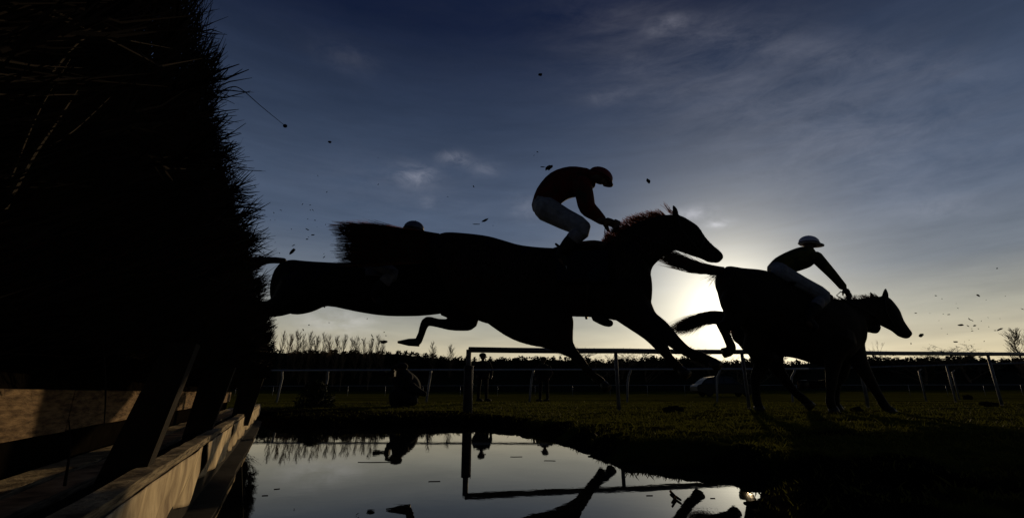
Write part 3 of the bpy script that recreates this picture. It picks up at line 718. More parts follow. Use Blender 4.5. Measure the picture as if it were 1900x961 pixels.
def H3():
    Y = 7.75
    o = thing('horse', 'dark horse galloping away on the turf, only legs, tail and muzzle showing', 'horse', G(1460, 762, .1), 'racehorses jumping the water')
    mb = MB()
    loft(mb, [(1368, 595, 1374, 640, .16, Y), (1384, 582, 1388, 655, .25, Y), (1412, 578, 1415, 668, .28, Y), (1445, 582, 1450, 662, .29, Y), (1480, 588, 1482, 666, .30, Y), (1515, 585, 1527, 680, .30, Y), (1550, 580, 1560, 678, .26, Y), (1578, 590, 1588, 660, .18, Y)])
    loft(mb, [(1535, 582, 1588, 655, .14, Y), (1562, 577, 1592, 635, .11, Y), (1585, 572, 1600, 618, .09, Y)])
    loft(mb, [(1580, 573, 1588, 618, .08, Y), (1596, 575, 1598, 618, .09, Y), (1608, 583, 1606, 617, .08, Y), (1620, 592, 1612, 617, .06, Y), (1631, 601, 1622, 619, .05, Y)])
    for dy in (-.05, .05): limb(mb, [(1588, 577, 5, Y + dy), (1588, 570, 4, Y + dy), (1586, 565, 2, Y + dy)], .7)
    limb(mb, [(1405, 625, 30, Y - .14), (1412, 655, 24, Y - .15), (1412, 680, 14, Y - .15), (1402, 700, 10, Y - .15), (1402, 720, 8, Y - .15), (1404, 742, 8, Y - .15), (1407, 752, 8, Y - .15)], .8)
    limb(mb, [(1425, 630, 32, Y + .14), (1432, 660, 22, Y + .15), (1443, 684, 13, Y + .15), (1458, 706, 9.5, Y + .15), (1474, 726, 7.5, Y + .15), (1488, 738, 8, Y + .15), (1496, 745, 7.5, Y + .15)], .8)
    limb(mb, [(1560, 645, 28, Y - .12), (1562, 675, 16, Y - .13), (1560, 698, 11, Y - .13), (1548, 708, 10, Y - .13), (1525, 712, 7, Y - .13), (1508, 713, 7.5, Y - .13), (1498, 712, 7, Y - .13)], .8)
    limb(mb, [(1560, 645, 26, Y + .12), (1556, 680, 15, Y + .13), (1552, 705, 10, Y + .13), (1551, 728, 7, Y + .13), (1550, 745, 7.5, Y + .13), (1552, 752, 7, Y + .13)], .8)
    fused(mb, 'body', .015, MT['dark'], o)
    hoof((1406, 752), (1411, 762), 8, 10, Y - .15, o); hoof((1495, 745), (1506, 755), 7.5, 9.5, Y + .15, o)
    hoof((1498, 712), (1484, 714), 7, 9, Y - .13, o); hoof((1552, 752), (1557, 762), 7.5, 9.5, Y + .13, o)
    hair_lock([P(1374, 588, Y), P(1368, 606, Y)], [P(1248, 609, Y), P(1256, 618, Y)], 1100, MT['hair'], 'tail', o, .0036, .034,
              [(1372, 598, 15, Y), (1345, 592, 15, Y), (1318, 588, 12, Y), (1300, 592, 7, Y), (1284, 600, 3.5, Y), (1268, 607, 1.5, Y)], 6, 22, [P(1306, 562, Y), P(1304, 588, Y)])
    hair_lock([P(1350, 596, Y), P(1320, 592, Y)], [P(1290, 585, Y), P(1262, 592, Y)], 50, MT['mane'], 'tail_wisp', o, .0028, .04, None, 5, 23)
    hair_lock([P(1370, 606, Y), P(1350, 606, Y)], [P(1366, 628, Y), P(1352, 622, Y)], 90, MT['mane'], 'tail_fringe', o, .003, .03, None, 5, 25)
    hair_lock([P(1540, 585, Y), P(1582, 574, Y)], [P(1532, 577, Y), P(1572, 567, Y)], 160, MT['hair'], 'mane', o, .003, .01, None, 4, 24)
H3()

# ------------------------------------------------------------------ people
def hand(mb, w, tip, Y, s, px):
    """palm and five bent fingers from wrist w towards tip (picture points)"""
    a = P(*w, Y); b = P(*tip, Y); d = (b - a).normalized(); L = (b - a).length
    up = Vector((0, 1, 0)); nrm = d.cross(up).normalized()
    if nrm.z > 0: nrm = -nrm                             # fingers curl downwards
    pc = a + d * L * .45
    ball(mb, pc, L * .42, L * .36, L * .22, 12, 8, Matrix((d, up, d.cross(up))).transposed())
    for k, (o_, l) in enumerate(((-.30, .80), (-.10, .95), (.10, .9), (.30, .72))):
        q0 = pc + up * (L * o_) + d * L * .25; q1 = q0 + d * L * .35 * l + nrm * L * .05
        q2 = q1 + d * L * .12 * l + nrm * L * .28 * l; q3 = q2 - d * L * .12 * l + nrm * L * .16 * l
        mb.tube([q0, q1, q2, q3], [L * .10, L * .095, L * .085, L * .06], 7)
    q0 = a + d * L * .2 + up * (-s * L * .3); q1 = q0 + d * L * .3 + up * (-s * L * .18) + nrm * L * .1; q2 = q1 + d * L * .2 + nrm * L * .15
    mb.tube([q0, q1, q2], [L * .11, L * .10, L * .07], 7)
def jockey(name, label, Y, J, mats, lat, hs=1.0, group='jockeys riding in the race'):
    """J: picture points with radii in px; lat: half spacings (shoulder, hand, hip, knee, foot)"""
    silks, cap, breech = mats
    o = thing(name, label, 'person', P(J['pelvis'][0], J['pelvis'][1], Y), group)
    r = lambda k: J[k][2]
    pt = lambda k, y, g=0: (J[k][0], J[k][1], J[k][2] + g, y)
    sk = MB(); si = MB(); br = MB()
    def torso(mb, g):
        k = 4 if g < 0 else 0
        loft(mb, [(J[q + '_t'][0] + k * .5, J[q + '_t'][1] + k, J[q + '_b'][0] - k * .5, J[q + '_b'][1] - k, wd + g * 2 * M(Y), Y) for q, wd in (('t0', .15), ('t1', .16), ('t2', .19), ('t3', .18), ('t4', .11))], n=18)
    torso(sk, -2); torso(si, 0)
    hx, hy, hr = J['head']
    ball(sk, P(hx, hy, Y), hr * 1.15 * M(Y), hr * .95 * M(Y), hr * 1.0 * M(Y), 16, 12)
    fx, fy = J['face']; f = P(fx, fy, Y); h = P(hx, hy, Y); d = (f - h).normalized(); dn = Vector((d.z, 0, -d.x))
    if dn.z > 0: dn = -dn
    u = M(Y) * hr / 18
    ball(sk, f - d * 4 * u, 7 * u, 8 * u, 9 * u, 10, 8)                       # lower face
    sk.tube([f + d * 3 * u - dn * 3 * u, f + d * 6.5 * u + dn * 1 * u], [2.2 * u, 2.6 * u], 7)  # nose
    ball(sk, f - d * 1.5 * u + dn * 7 * u, 4 * u, 4 * u, 3 * u, 8, 6)            # chin
    ball(sk, f + d * 2 * u + dn * 4 * u, 2.5 * u, 4 * u, 1.3 * u, 8, 6)          # lips
    for s in (-1, 1): ball(sk, h + Vector((0, s * hr * .95 * M(Y), 0)) + dn * 3 * u, 3 * u, 1.5 * u, 5 * u, 8, 6)
    limb(sk, [(*J['neck'][:2], J['neck'][2], Y), (hx, hy, hr * .6, Y)])
    for s in (-1, 1):
        ys, yh, yp, yk, yf = [Y + s * q for q in lat]
        ye = (ys + yh) / 2 + s * .08
        w = J['wrist']
        limb(sk, [pt('shoulder', ys, -6), pt('elbow', ye, -5), pt('wrist', yh, -2)])
        limb(si, [pt('shoulder', ys), (*[(J['shoulder'][i] + J['elbow'][i]) / 2 for i in (0, 1, 2)], (ys + ye) / 2), pt('elbow', ye), (*[(J['elbow'][i] + J['wrist'][i]) / 2 for i in (0, 1, 2)], (yh + ye) / 2), (w[0] - 3, w[1] - 3, w[2] + .5, yh)])
        hand(sk, w[:2], J['hand'], yh, s, 0)
        limb(sk, [pt('hip', yp, -5), pt('knee', yk, -4), pt('ankle', yf, -1), pt('toe', yf, -1)])
        limb(br, [pt('hip', yp), (*[(J['hip'][i] + J['knee'][i]) / 2 for i in (0, 1, 2)], (yp + yk) / 2), pt('knee', yk), (*[J['knee'][i] * .65 + J['ankle'][i] * .35 for i in (0, 1, 2)], yk)])
        bo = MB(); bt = MB()
        m_ = [J['knee'][i] * .62 + J['ankle'][i] * .38 for i in (0, 1, 2)]
        limb(bo, [(*m_, yf), (*[J['knee'][i] * .35 + J['ankle'][i] * .65 for i in (0, 1)], m_[2], yf), pt('ankle', yf, .5), (*[(J['ankle'][i] + J['toe'][i]) / 2 for i in (0, 1)], J['ankle'][2], yf), pt('toe', yf, .5)])
        limb(bt, [(*[J['knee'][i] * .70 + J['ankle'][i] * .30 for i in (0, 1)], m_[2] + .8, yf), (*[J['knee'][i] * .58 + J['ankle'][i] * .42 for i in (0, 1)], m_[2] + .8, yf)])
        fused(bo, 'boot', .008, MT['boot'], o, 2); fused(bt, 'boot_top', .008, MT['boottop'], o, 1)
    loft(br, [(*J['t0_t'], *J['t0_b'], .165, Y), (*[J['t0_t'][i] * .55 + J['t1_t'][i] * .45 for i in (0, 1)], *[J['t0_b'][i] * .55 + J['t1_b'][i] * .45 for i in (0, 1)], .165, Y)])
    fused(sk, 'body', .008, MT['skin'], o, 2); fused(si, 'silks', .009, MT[silks], o, 2)
    fused(br, 'breeches', .009, MT[breech], o, 2)
    # helmet with silk cap and peak
    cx, cy, crx, cry = J['cap']; c_ = P(cx, cy, Y); mb = MB(); n = 20; rs = []
    R = Matrix.Rotation(J['tilt'], 3, 'Y')
    for i in range(1, 9):
        t = math.pi * .60 * i / 8
        rs.append([c_ + R @ Vector((crx * M(Y) * math.sin(t) * math.cos(a), .125 * math.sin(t) * math.sin(a) * hs, cry * M(Y) * math.cos(t))) for a in [2 * math.pi * k / n for k in range(n)]])
    mb.rings(rs); mb.build('helmet', MT[cap], o, True)
    mb = MB(); pk = []
    for k in range(9):
        a = -1.1 + 2.2 * k / 8
        q = Vector((crx * M(Y) * .92 * math.cos(a), .118 * math.sin(a), -cry * M(Y) * .22)); e = q + Vector((J.get('peak', 10) * M(Y) * math.cos(a), .02 * math.sin(a), -.010))
        pk.append((c_ + R @ q, c_ + R @ e))
    V = [p for a, b in pk for p in (a, b)]
    mb.add(V, [(2 * k, 2 * k + 1, 2 * k + 3, 2 * k + 2) for k in range(8)])
    po = mb.build('peak', MT[cap], o, True); s = po.modifiers.new('s', 'SOLIDIFY'); s.thickness = .012
    ball(mb := MB(), c_ + R @ Vector((0, 0, cry * M(Y) * 1.0)), .016, .016, .010, 8, 5); mb.build('cap_button', MT[cap], o, True)
    # goggles strap
    mb = MB(); mb.tube([c_ + R @ Vector((crx * M(Y) * 1.02 * math.cos(a), .13 * math.sin(a), -cry * M(Y) * .12)) for a in [2 * math.pi * k / 20 for k in range(21)]], .007, 5, False)
    mb.build('goggle_strap', MT['boot'], o, True)
    return o
J1 = dict(t0_t=(986, 380), t0_b=(1030, 398), t1_t=(996, 350), t1_b=(1040, 380), t2_t=(1020, 323), t2_b=(1056, 368), t3_t=(1055, 311), t3_b=(1078, 362), t4_t=(1088, 313), t4_b=(1098, 352), pelvis=(1008, 385, 24),
          head=(1116, 329, 15), face=(1122, 338), neck=(1093, 332, 15), shoulder=(1080, 344, 21), elbow=(1090, 385, 18), wrist=(1119, 411, 10), hand=(1147, 416), hip=(1013, 388, 26), knee=(1080, 424, 19),
          ankle=(1040, 472, 9), toe=(1056, 494, 7.5), cap=(1114, 328, 26, 19), tilt=.50, peak=7)
TURN[:] = [1020, -.0046]
jockey('person', 'jockey in dark red silks and red cap crouching high over the leading jumper', 6.10, J1, ('silkred', 'capred', 'breech'), (.17, .07, .10, .27, .33))
TURN[:] = [0, 0]
J2 = dict(t0_t=(1426, 492), t0_b=(1458, 512), t1_t=(1438, 479), t1_b=(1472, 506), t2_t=(1458, 468), t2_b=(1492, 500), t3_t=(1478, 460), t3_b=(1508, 492), t4_t=(1490, 458), t4_b=(1512, 476), pelvis=(1440, 498, 16),
          head=(1500, 450, 11), face=(1511, 456), neck=(1500, 464, 10), shoulder=(1514, 477, 12), elbow=(1544, 509, 9), wrist=(1566, 534, 7), hand=(1577, 550), hip=(1448, 505, 17), knee=(1528, 549, 13),
          ankle=(1498, 590, 7.5), toe=(1512, 606, 6.5), cap=(1501, 450, 19.5, 14), tilt=.10, peak=11)
jockey('person', 'jockey in olive silks, white breeches and white peaked cap leaning forward', 7.15, J2, ('silkgreen', 'capwhite', 'breech'), (.17, .06, .10, .27, .34), 1.0)
J4 = dict(t0_t=(652, 458), t0_b=(680, 486), t1_t=(672, 446), t1_b=(696, 480), t2_t=(698, 438), t2_b=(716, 476), t3_t=(724, 432), t3_b=(742, 470), t4_t=(744, 430), t4_b=(756, 458), pelvis=(664, 472, 20),
          head=(766, 428, 13), face=(776, 438), neck=(752, 442, 12), shoulder=(742, 448, 15), elbow=(768, 472, 11), wrist=(800, 476, 7.5), hand=(818, 480), hip=(668, 480, 20), knee=(728, 508, 14),
          ankle=(694, 545, 8), toe=(706, 562, 7), cap=(768, 424, 21, 16), tilt=.15, peak=4)
jockey('person', 'jockey mostly hidden behind the big horse with only a rounded cap showing', 6.80, J4, ('silkblue', 'capgrey', 'breech'), (.17, .07, .10, .27, .33))

def bystander(label, Y, x0, head_y, facing=1, arm_out=0, group='people standing behind the far rail'):
    base = G(x0, HOR + 923 * (CH - .10) / Y, .10); zb = .10
    o = thing('person', label, 'person', (P(x0, HOR, Y).x, Y, zb), group)
    X = P(x0, HOR, Y).x; top = P(x0, head_y, Y).z; Hh = top - zb; q = Hh / 1.75
    p = lambda x, y, z: Vector((X + x * q * 1.25, Y + y * q, zb + z * q))
    sk = MB(); ct = MB(); tr = MB()
    ball(sk, p(0, 0, 1.63), .10 * q * 1.2, .10 * q, .125 * q); sk.tube([p(0, 0, 1.42), p(0, 0, 1.56)], .06 * q, 10)
    sk.tube([p(.1 * facing, -.01, 1.62), p(.13 * facing, 0, 1.59)], .02 * q, 6)
    ct.tube([p(0, 0, .82), p(0, 0, 1.0), p(0, 0, 1.2), p(0, 0, 1.38), p(0, 0, 1.47)], [.25 * q, .26 * q, .29 * q, .25 * q, .11 * q], 14, True, .75)
    sk.tube([p(0, 0, .85), p(0, 0, 1.1), p(0, 0, 1.4)], [.15 * q, .16 * q, .15 * q], 12)
    for s in (-1, 1):
        e = p(s * .27, .02, 1.12); w = p(s * .22 + .05 * facing, -.12, .92) if not (arm_out and s > 0) else p(s * .48, -.1, 1.35)
        if arm_out and s > 0: e = p(s * .36, 0, 1.18)
        for mb_, g in ((ct, 1.0), (sk, .7)): mb_.tube([p(s * .17, 0, 1.40), e, w], [.075 * q * g, .06 * q * g, .048 * q * g], 10)
        sk.tube([w, w + (w - e).normalized() * .09 * q], [.04 * q, .045 * q], 8)
        for k in range(5):
            dd = (w - e).normalized(); sk.tube([w + dd * .07 * q + Vector((0, (k - 2) * .018 * q, 0)), w + dd * (.15 - .01 * abs(k - 2)) * q + Vector((0, (k - 2) * .024 * q, -.01))], [.011 * q, .008 * q], 6)
        for mb_, g in ((tr, 1.0), (sk, .7)): mb_.tube([p(s * .09, 0, .92), p(s * .11, -.01, .5), p(s * .12, .02, .1)], [.105 * q * g, .075 * q * g, .058 * q * g], 10)
        sh = MB(); sh.tube([p(s * .12 - .05 * facing, .02, .045), p(s * .12 + .06 * facing, 0, .05), p(s * .12 + .14 * facing, -.02, .035)], [.045 * q, .05 * q, .035 * q], 8); sh.build('shoe', MT['boot'], o, True)
    fused(sk, 'body', .012, MT['skin'], o, 1); fused(ct, 'coat', .012, MT['coat'], o, 1); fused(tr, 'trousers', .012, MT['coat'], o, 1)
    mb = MB(); ball(mb, p(-.01 * facing, 0, 1.67), .115 * q * 1.2, .115 * q, .095 * q); mb.build('hat', MT['coat'], o, True)
bystander('person standing near the padded rail post in a bulky dark coat', 16.8, 895, 655, 1, 0)
bystander('person in dark clothes standing between the two rails, farther right', 16.4, 1009, 662, -1)

def photographer():
    Y = 10.0
    o = thing('person', 'photographer in dark clothing crouching on the far bank of the pool', 'person', G(745, 755, .1))
    sk = MB(); ct = MB(); tr = MB()
    loft(ct, [(722, 742, 765, 750, .17, Y), (728, 720, 778, 735, .20, Y), (734, 702, 781, 715, .22, Y), (738, 690, 774, 700, .20, Y), (740, 683, 762, 690, .10, Y)])
    loft(sk, [(725, 740, 762, 746, .14, Y), (736, 700, 774, 714, .18, Y), (742, 686, 760, 692, .08, Y)])
    ball(sk, P(745, 683, Y), 11 * M(Y), .10, 10 * M(Y)); sk.tube([P(738, 684, Y), P(734, 686, Y)], [.02, .015], 6)
    for s in (-1, 1):
        y = Y + s * .2
        for mb_, g in ((ct, 1), (sk, .7)): limb(mb_, [(758, 700, 9 * g, y), (748, 718, 7.5 * g, y), (730, 705 if s < 0 else 700, 5.5 * g, Y + s * .08)])
        for k in range(5): limb(sk, [(729, 703 - k, 1.2, Y + s * .08 + (k - 2) * .02), (724, 701 - k, 1.0, Y + s * .05 + (k - 2) * .02)])
        for mb_, g in ((tr, 1), (sk, .7)): limb(mb_, [(765, 742, 11 * g, y), (735, 728, 10 * g, y + s * .05), (730, 742, 8 * g, y + s * .05), (734, 754, 6 * g, y)])
        for mb_ in (tr,): limb(mb_, [(738, 756, 4, y), (728, 757, 4, y), (722, 758, 3, y)])
    limb(ct, [(764, 718, 9, Y - .22), (776, 726, 7, Y - .24), (788, 731, 4.5, Y - .25)])
    fused(sk, 'body', .012, MT['skin'], o, 1); fused(ct, 'jacket', .012, MT['coat'], o, 2); fused(tr, 'trousers', .012, MT['coat'], o, 2)
    mb = MB(); ball(mb, P(746, 680, Y), 11.5 * M(Y), .115, 7.5 * M(Y)); mb.tube([P(736, 681, Y), P(727, 683, Y)], [.05, .03], 8, True, 1.6); mb.build('cap', MT['coat'], o, True)
    c = thing('camera', 'black camera with a long lens held by the crouching photographer', 'camera', P(728, 700, Y - .02))
    mb = MB(); mb.box(P(729, 693, Y), (.09, .16, .12)); mb.box(P(729, 686, Y), (.06, .06, .05)); mb.build('camera_body', MT['boot'], c)
    mb = MB(); mb.tube([P(724, 693, Y), P(716, 693, Y), P(715, 693, Y), P(704, 692, Y)], [.035, .035, .05, .055], 14); mb.build('lens', MT['boot'], c, True)
photographer()

# ------------------------------------------------------------------ rails
def rail_fence(name, label, A, B, rr, posts, post_r, group=None, bent=False, m='white'):
    """A, B ends of the top rail; posts: list of (fraction, kind)"""
    o = thing(name, label, 'railing', (A.x, A.y, .1), group)
    n = 24
    mb = MB(); mb.tube([A.lerp(B, i / n) + Vector((0, 0, -.006 * math.sin(math.pi * (i % 4) / 4))) for i in range(n + 1)], rr, 10); mb.build('rail', MT[m], o, True)
    d = (B - A).normalized()
    for f in posts:
        p = A.lerp(B, f); zb = float(height(np.array([p.x]), np.array([p.y]))[0]) - .05
        mb = MB()
        if bent: mb.tube([p, p + Vector((-.015, .03, -.10)), p + Vector((-.05, .16, -.24)), Vector((p.x - .08, p.y + .18, p.z - .45)), Vector((p.x - .14, p.y + .18, zb))], post_r, 8)
        else: mb.tube([p, Vector((p.x, p.y, zb))], post_r, 10)
        mb.build('post', MT[m], o, True)
    return o, d
def frac(A, B, px):                                      # fraction of AB seen at column px
    k = (px - CXP) / FPX; g = lambda v: (v.x - CAM.x) - k * ((v - CAM).dot(FW)); a, b = g(A), g(B); return a / (a - b)
A = P(470, 687, 14.9); B = P(1980, 671, 15.2); Bm = P(1500, 684, 15.0)
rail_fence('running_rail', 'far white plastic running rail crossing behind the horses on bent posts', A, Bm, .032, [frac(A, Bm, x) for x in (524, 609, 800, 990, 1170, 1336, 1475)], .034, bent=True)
rail_fence('running_rail', 'white rail continuing right behind the galloping horses, rising slightly', Bm, B, .030, [frac(Bm, B, x) for x in (1598, 1756, 1960)], .030, m='shadewhite')
A2 = P(300, 716, 46); B2 = P(2100, 713, 46)
rail_fence('running_rail', 'distant low white rail at the foot of the wood', A2, B2, .022, [i / 26 for i in range(1, 26)], .018)
A3 = P(870, 648.5, 7.15); B3 = P(1990, 657.5, 12.2)
nr_, d3 = rail_fence('running_rail', 'near running rail with a dark padded corner post at the water end', A3, B3, .044, [frac(A3, B3, x) for x in (1142, 1376, 1590, 1832)], .030, m='shadewhite')
base = float(height(np.array([A3.x]), np.array([A3.y]))[0])
mb = MB(); mb.tube([A3 + Vector((0, 0, .0)), Vector((A3.x, A3.y, A3.z - .3))], .040, 12); mb.build('post', MT['shadewhite'], nr_, True)
mb = MB(); mb.tube([Vector((A3.x, A3.y, A3.z - .24)), Vector((A3.x, A3.y, A3.z - .25)), Vector((A3.x, A3.y, base + .02)), Vector((A3.x, A3.y, base - .04))], [.05, .066, .068, .06], 14); mb.build('post_pad', MT['pad'], nr_, True)
mb = MB(); mb.tube([Vector((A3.x + .07, A3.y - .03, A3.z - .24)), Vector((A3.x + .068, A3.y - .03, base - .04))], .008, 6); mb.build('pale_strip', MT['white'], nr_, True)  # thin pale strip along the right edge of the pad
# stub posts with pale tops on the right
for px, py, Y, lb in ((1705, 688, 17, 'short pale marker post bent at the top right of the landing horses'), (1767, 690, 20, 'small pale stake standing low beside the right rail post')):
    t = P(px, py, Y); o = thing('marker_post', lb, 'post', (t.x, Y, .1))
    mb = MB(); mb.tube([Vector((t.x, Y, .05)), Vector((t.x, Y, t.z)), Vector((t.x + .12, Y, t.z + .07))], [.03, .03, .025], 8); mb.build('stake', MT['shadewhite'], o, True)

# ------------------------------------------------------------------ parked car
def car():
    Y = 42.0; x0 = P(1288, 729, Y).x; x1 = P(1400, 729, Y).x; L = x1 - x0; zb = .10
    o = thing('parked_car', 'silver hatchback parked on the grass beyond the rails, glinting roof', 'car', ((x0 + x1) / 2, Y, zb))
    X = lambda f: x0 + f * L
    prof = [(0, .45), (0, .85), (.03, 1.0), (.10, 1.06), (.70, 1.04), (.88, .98), (.97, .85), (1, .62), (.995, .38), (.9, .26), (.08, .26)]
    def shell(pr, wy, inset):
        rs = []
        for s, k in ((-1, .93), (-.96, 1.0), (.96, 1.0), (1, .93)):
            rs.append([Vector((X(.5 + (f - .5) * (k if inset else 1)), Y + s * wy, zb + (z - .6) * k + .6)) for f, z in pr])
        return MB().rings(rs)
    o1 = shell(prof, .90, True).build('car_body', MT['silver'], o); b = o1.modifiers.new('b', 'BEVEL'); b.width = .05; b.segments = 3; b.limit_method = 'ANGLE'
    cab = [(.07, 1.03), (.14, 1.38), (.22, 1.60), (.34, 1.68), (.52, 1.66), (.60, 1.56), (.72, 1.03)]
    rs = []
    for s, k in ((-1, 0), (-.96, .5), (.96, .5), (1, 0)):
        rs.append([Vector((X(f), Y + s * (.86 - .22 * max(0, (z - 1.03) / .65)), zb + z + (.0 if z < 1.1 else .02 * k))) for f, z in cab])
    MB().rings(rs).build('cabin', MT['silver'], o)
    for s in (-1, 1):
        for fs in (((.12, 1.08), (.155, 1.36), (.22, 1.52), (.27, 1.55), (.27, 1.08)), ((.29, 1.08), (.29, 1.56), (.44, 1.58), (.44, 1.08)), ((.46, 1.08), (.46, 1.57), (.55, 1.52), (.66, 1.08))):
            V = [Vector((X(f), Y + s * (.872 - .22 * max(0, (z - 1.03) / .65)), zb + z)) for f, z in fs]
            w = MB(); nV = len(V); w.rings([V, [v + Vector((0, s * .01, 0)) for v in V]]); w.build('side_window', MT['glass'], o)
    w = MB(); V = [Vector((X(f) + .03, Y + s * (.72 - .1 * g_), zb + z)) for f, z, s, g_ in ((.705, 1.10, -1, 0), (.705, 1.10, 1, 0), (.615, 1.52, 1, 1), (.615, 1.52, -1, 1))]
    w.rings([V, [v + Vector((.012, 0, .012)) for v in V]]); w.build('windscreen', MT['glass'], o)
    for f in (.19, .80):
        for s in (-1, 1):
            c = Vector((X(f), Y + s * .80, zb + .33))
            w = MB(); rs = []
            for dy, r in ((-.11, .27), (-.09, .33), (.09, .33), (.11, .27)): rs.append([c + Vector((r * math.cos(a), dy, r * math.sin(a))) for a in [2 * math.pi * k / 24 for k in range(24)]])
            w.rings(rs); wo = w.build('wheel', MT['rubber'], o, True)
            w = MB(); w.rings([[c + Vector((.2 * math.cos(a), s * dy, .2 * math.sin(a))) for a in [2 * math.pi * k / 16 for k in range(16)]] for dy in (.10, .125)]); w.build('rim', MT['silver'], wo)
    for s in (-1, 1):
        w = MB(); ball(w, Vector((X(.985), Y + s * .66, zb + .78)), .07, .15, .09, 10, 6); w.build('headlight', MT['lamp'], o, True)
        w = MB(); ball(w, Vector((X(.60) , Y + s * 1.0, zb + 1.12)), .07, .11, .08, 10, 6); w.build('mirror', MT['silver'], o, True)
    MB().box((X(.06), Y, zb + .5), (.12, 1.5, .14)).build('rear_bumper', MT['rubber'], o)
car()

# ------------------------------------------------------------------ trees
def gz(x, y): return float(height(np.array([float(x)]), np.array([float(y)]))[0])
def woodland():
    tops = [(200, 650), (480, 648), (520, 650), (620, 650), (700, 653), (740, 652), (790, 657), (830, 663), (880, 665), (940, 664), (1000, 662), (1060, 664), (1120, 668), (1200, 664), (1300, 660), (1345, 672), (1380, 668), (1420, 660), (1460, 672), (1520, 668), (1590, 662), (1650, 664), (1740, 664), (1800, 660), (1840, 668), (1900, 664), (2100, 660)]
    tx = np.array([t[0] for t in tops]); ty = np.array([t[1] for t in tops])
    V = []; Fq = []; r = nr
    for i in range(1050):
        px = r.uniform(150, 2150); Y = r.uniform(118, 150)
        yy = np.interp(px, tx, ty) + r.gamma(1.3, 4.0) - 2
        top = P(px, yy, Y); z0 = gz(top.x, Y) - .3; Hh = top.z - z0
        if i < 120: Hh = max(Hh, .3)
        n = 190; rad = r.uniform(1.6, 3.2); con = r.random() < .6
        u = r.random(n); zz = z0 + Hh * u
        rr = rad * (np.where(con, (1 - u) ** .8 + .06, np.sqrt(np.clip(1 - (2 * u - 1) ** 2, .03, 1)))) * np.sqrt(r.random(n))
        a = r.uniform(0, 2 * np.pi, n); c = np.stack([top.x + rr * np.cos(a) * 1.2, Y + rr * np.sin(a), zz], 1)
        s = r.uniform(.18, .45, n)[:, None]
        T = np.stack([c + r.normal(0, 1, (n, 3)) * s * .8, c + r.normal(0, 1, (n, 3)) * s * .8, c + r.normal(0, 1, (n, 3)) * s * .8], 1)
        V.append(T.reshape(-1, 3))
    V = np.concatenate(V); Fq = np.arange(len(V)).reshape(-1, 3)
    o = link('woodland', np_mesh('woodland', V, Fq), MT['conifer']); props(o, 'dark far-off evergreen wood along the horizon', 'woods', kind='stuff')
    # solid core added inside the wood to stop sky showing between trees
    mb = MB(); n = 60
    rs = []
    for i in range(n * 3 + 1):
        px = 130 + 2050 * i / (n * 3); q = P(px, np.interp(px, tx, ty) + 5 + 2.2 * noise.noise(Vector((px * .05, 0, 0))), 124); x = q.x; z = gz(x, 116) - .4
        rs.append([(x * .93, 112, z), (x * .95, 116, z + 2.5), (x, 124, q.z), (x * 1.3, 170, q.z - .5), (x * 1.3, 170, z)])
    mb.rings([[Vector(p) for p in q] for q in rs]); props(mb.build('wood_core', MT['conifer']), kind='structure')
woodland()
def tree_mesh(seed, Hh, spread, up, depth=5):
    r = random.Random(seed); tr = MB(); cr = MB()
    def grow(p, d, L, rad, k):
        n = 3; pts = [p]; q = p; dd = d
        for i in range(n):
            dd = (dd + Vector((r.gauss(0, .12), r.gauss(0, .12), r.gauss(.02, .06)))).normalized(); q = q + dd * (L / n); pts.append(q)
        mb = tr if k == 0 else cr
        mb.tube(pts, [rad * (1 - .45 * i / n) for i in range(n + 1)], 5 if k < 2 else 3, k < 2)
        if k >= depth: return
        for i in range(r.choice((2, 3, 3)) + (3 if k == 0 else 0)):
            t = r.uniform(.35, 1.0) if k else r.uniform(.25, 1); j = min(int(t * n), n - 1); b = pts[j].lerp(pts[j + 1], t * n - j)
            side = Vector((r.gauss(0, 1), r.gauss(0, 1), 0)).normalized()
            nd = (dd * up + side * spread + Vector((0, 0, .25))).normalized(); grow(b, nd, L * r.uniform(.55, .78), max(rad * .5, .018), k + 1)
    grow(Vector((0, 0, 0)), Vector((0, 0, 1)), Hh * .52, Hh * .016, 0)
    zmax = max(v[2] for v in cr.v); s = Hh / zmax
    for m_ in (tr, cr): m_.v = [(v[0] * s, v[1] * s, v[2] * s) for v in m_.v]
    return tr.mesh('trunk'), cr.mesh('crown')
kinds = {'poplar': [tree_mesh(11, 10, .45, 1.0), tree_mesh(12, 10, .55, .9), tree_mesh(13, 10, .6, .9)], 'round': [tree_mesh(21, 10, 1.1, .6), tree_mesh(22, 10, .95, .6)], 'tall': [tree_mesh(31, 10, .35, 1.1)]}
def bare(px, top, Y, kind, vi, label, wide=1.0, group=None):
    p = P(px, top, Y); z0 = gz(p.x, Y) - .1; hh = p.z - z0; s = hh / 10
    tm, cm = kinds[kind][vi % len(kinds[kind])]
    o = thing('bare_tree', label, 'tree', (p.x, Y, z0), group); o.scale = (s * wide, s * wide, s); o.rotation_euler = (0, 0, vi * 1.7)
    for nm, me in (('trunk', tm), ('crown', cm)):
        c = bpy.data.objects.new(nm, me); COL.objects.link(c); c.parent = o
        if not me.materials: me.materials.append(MT['bark'])
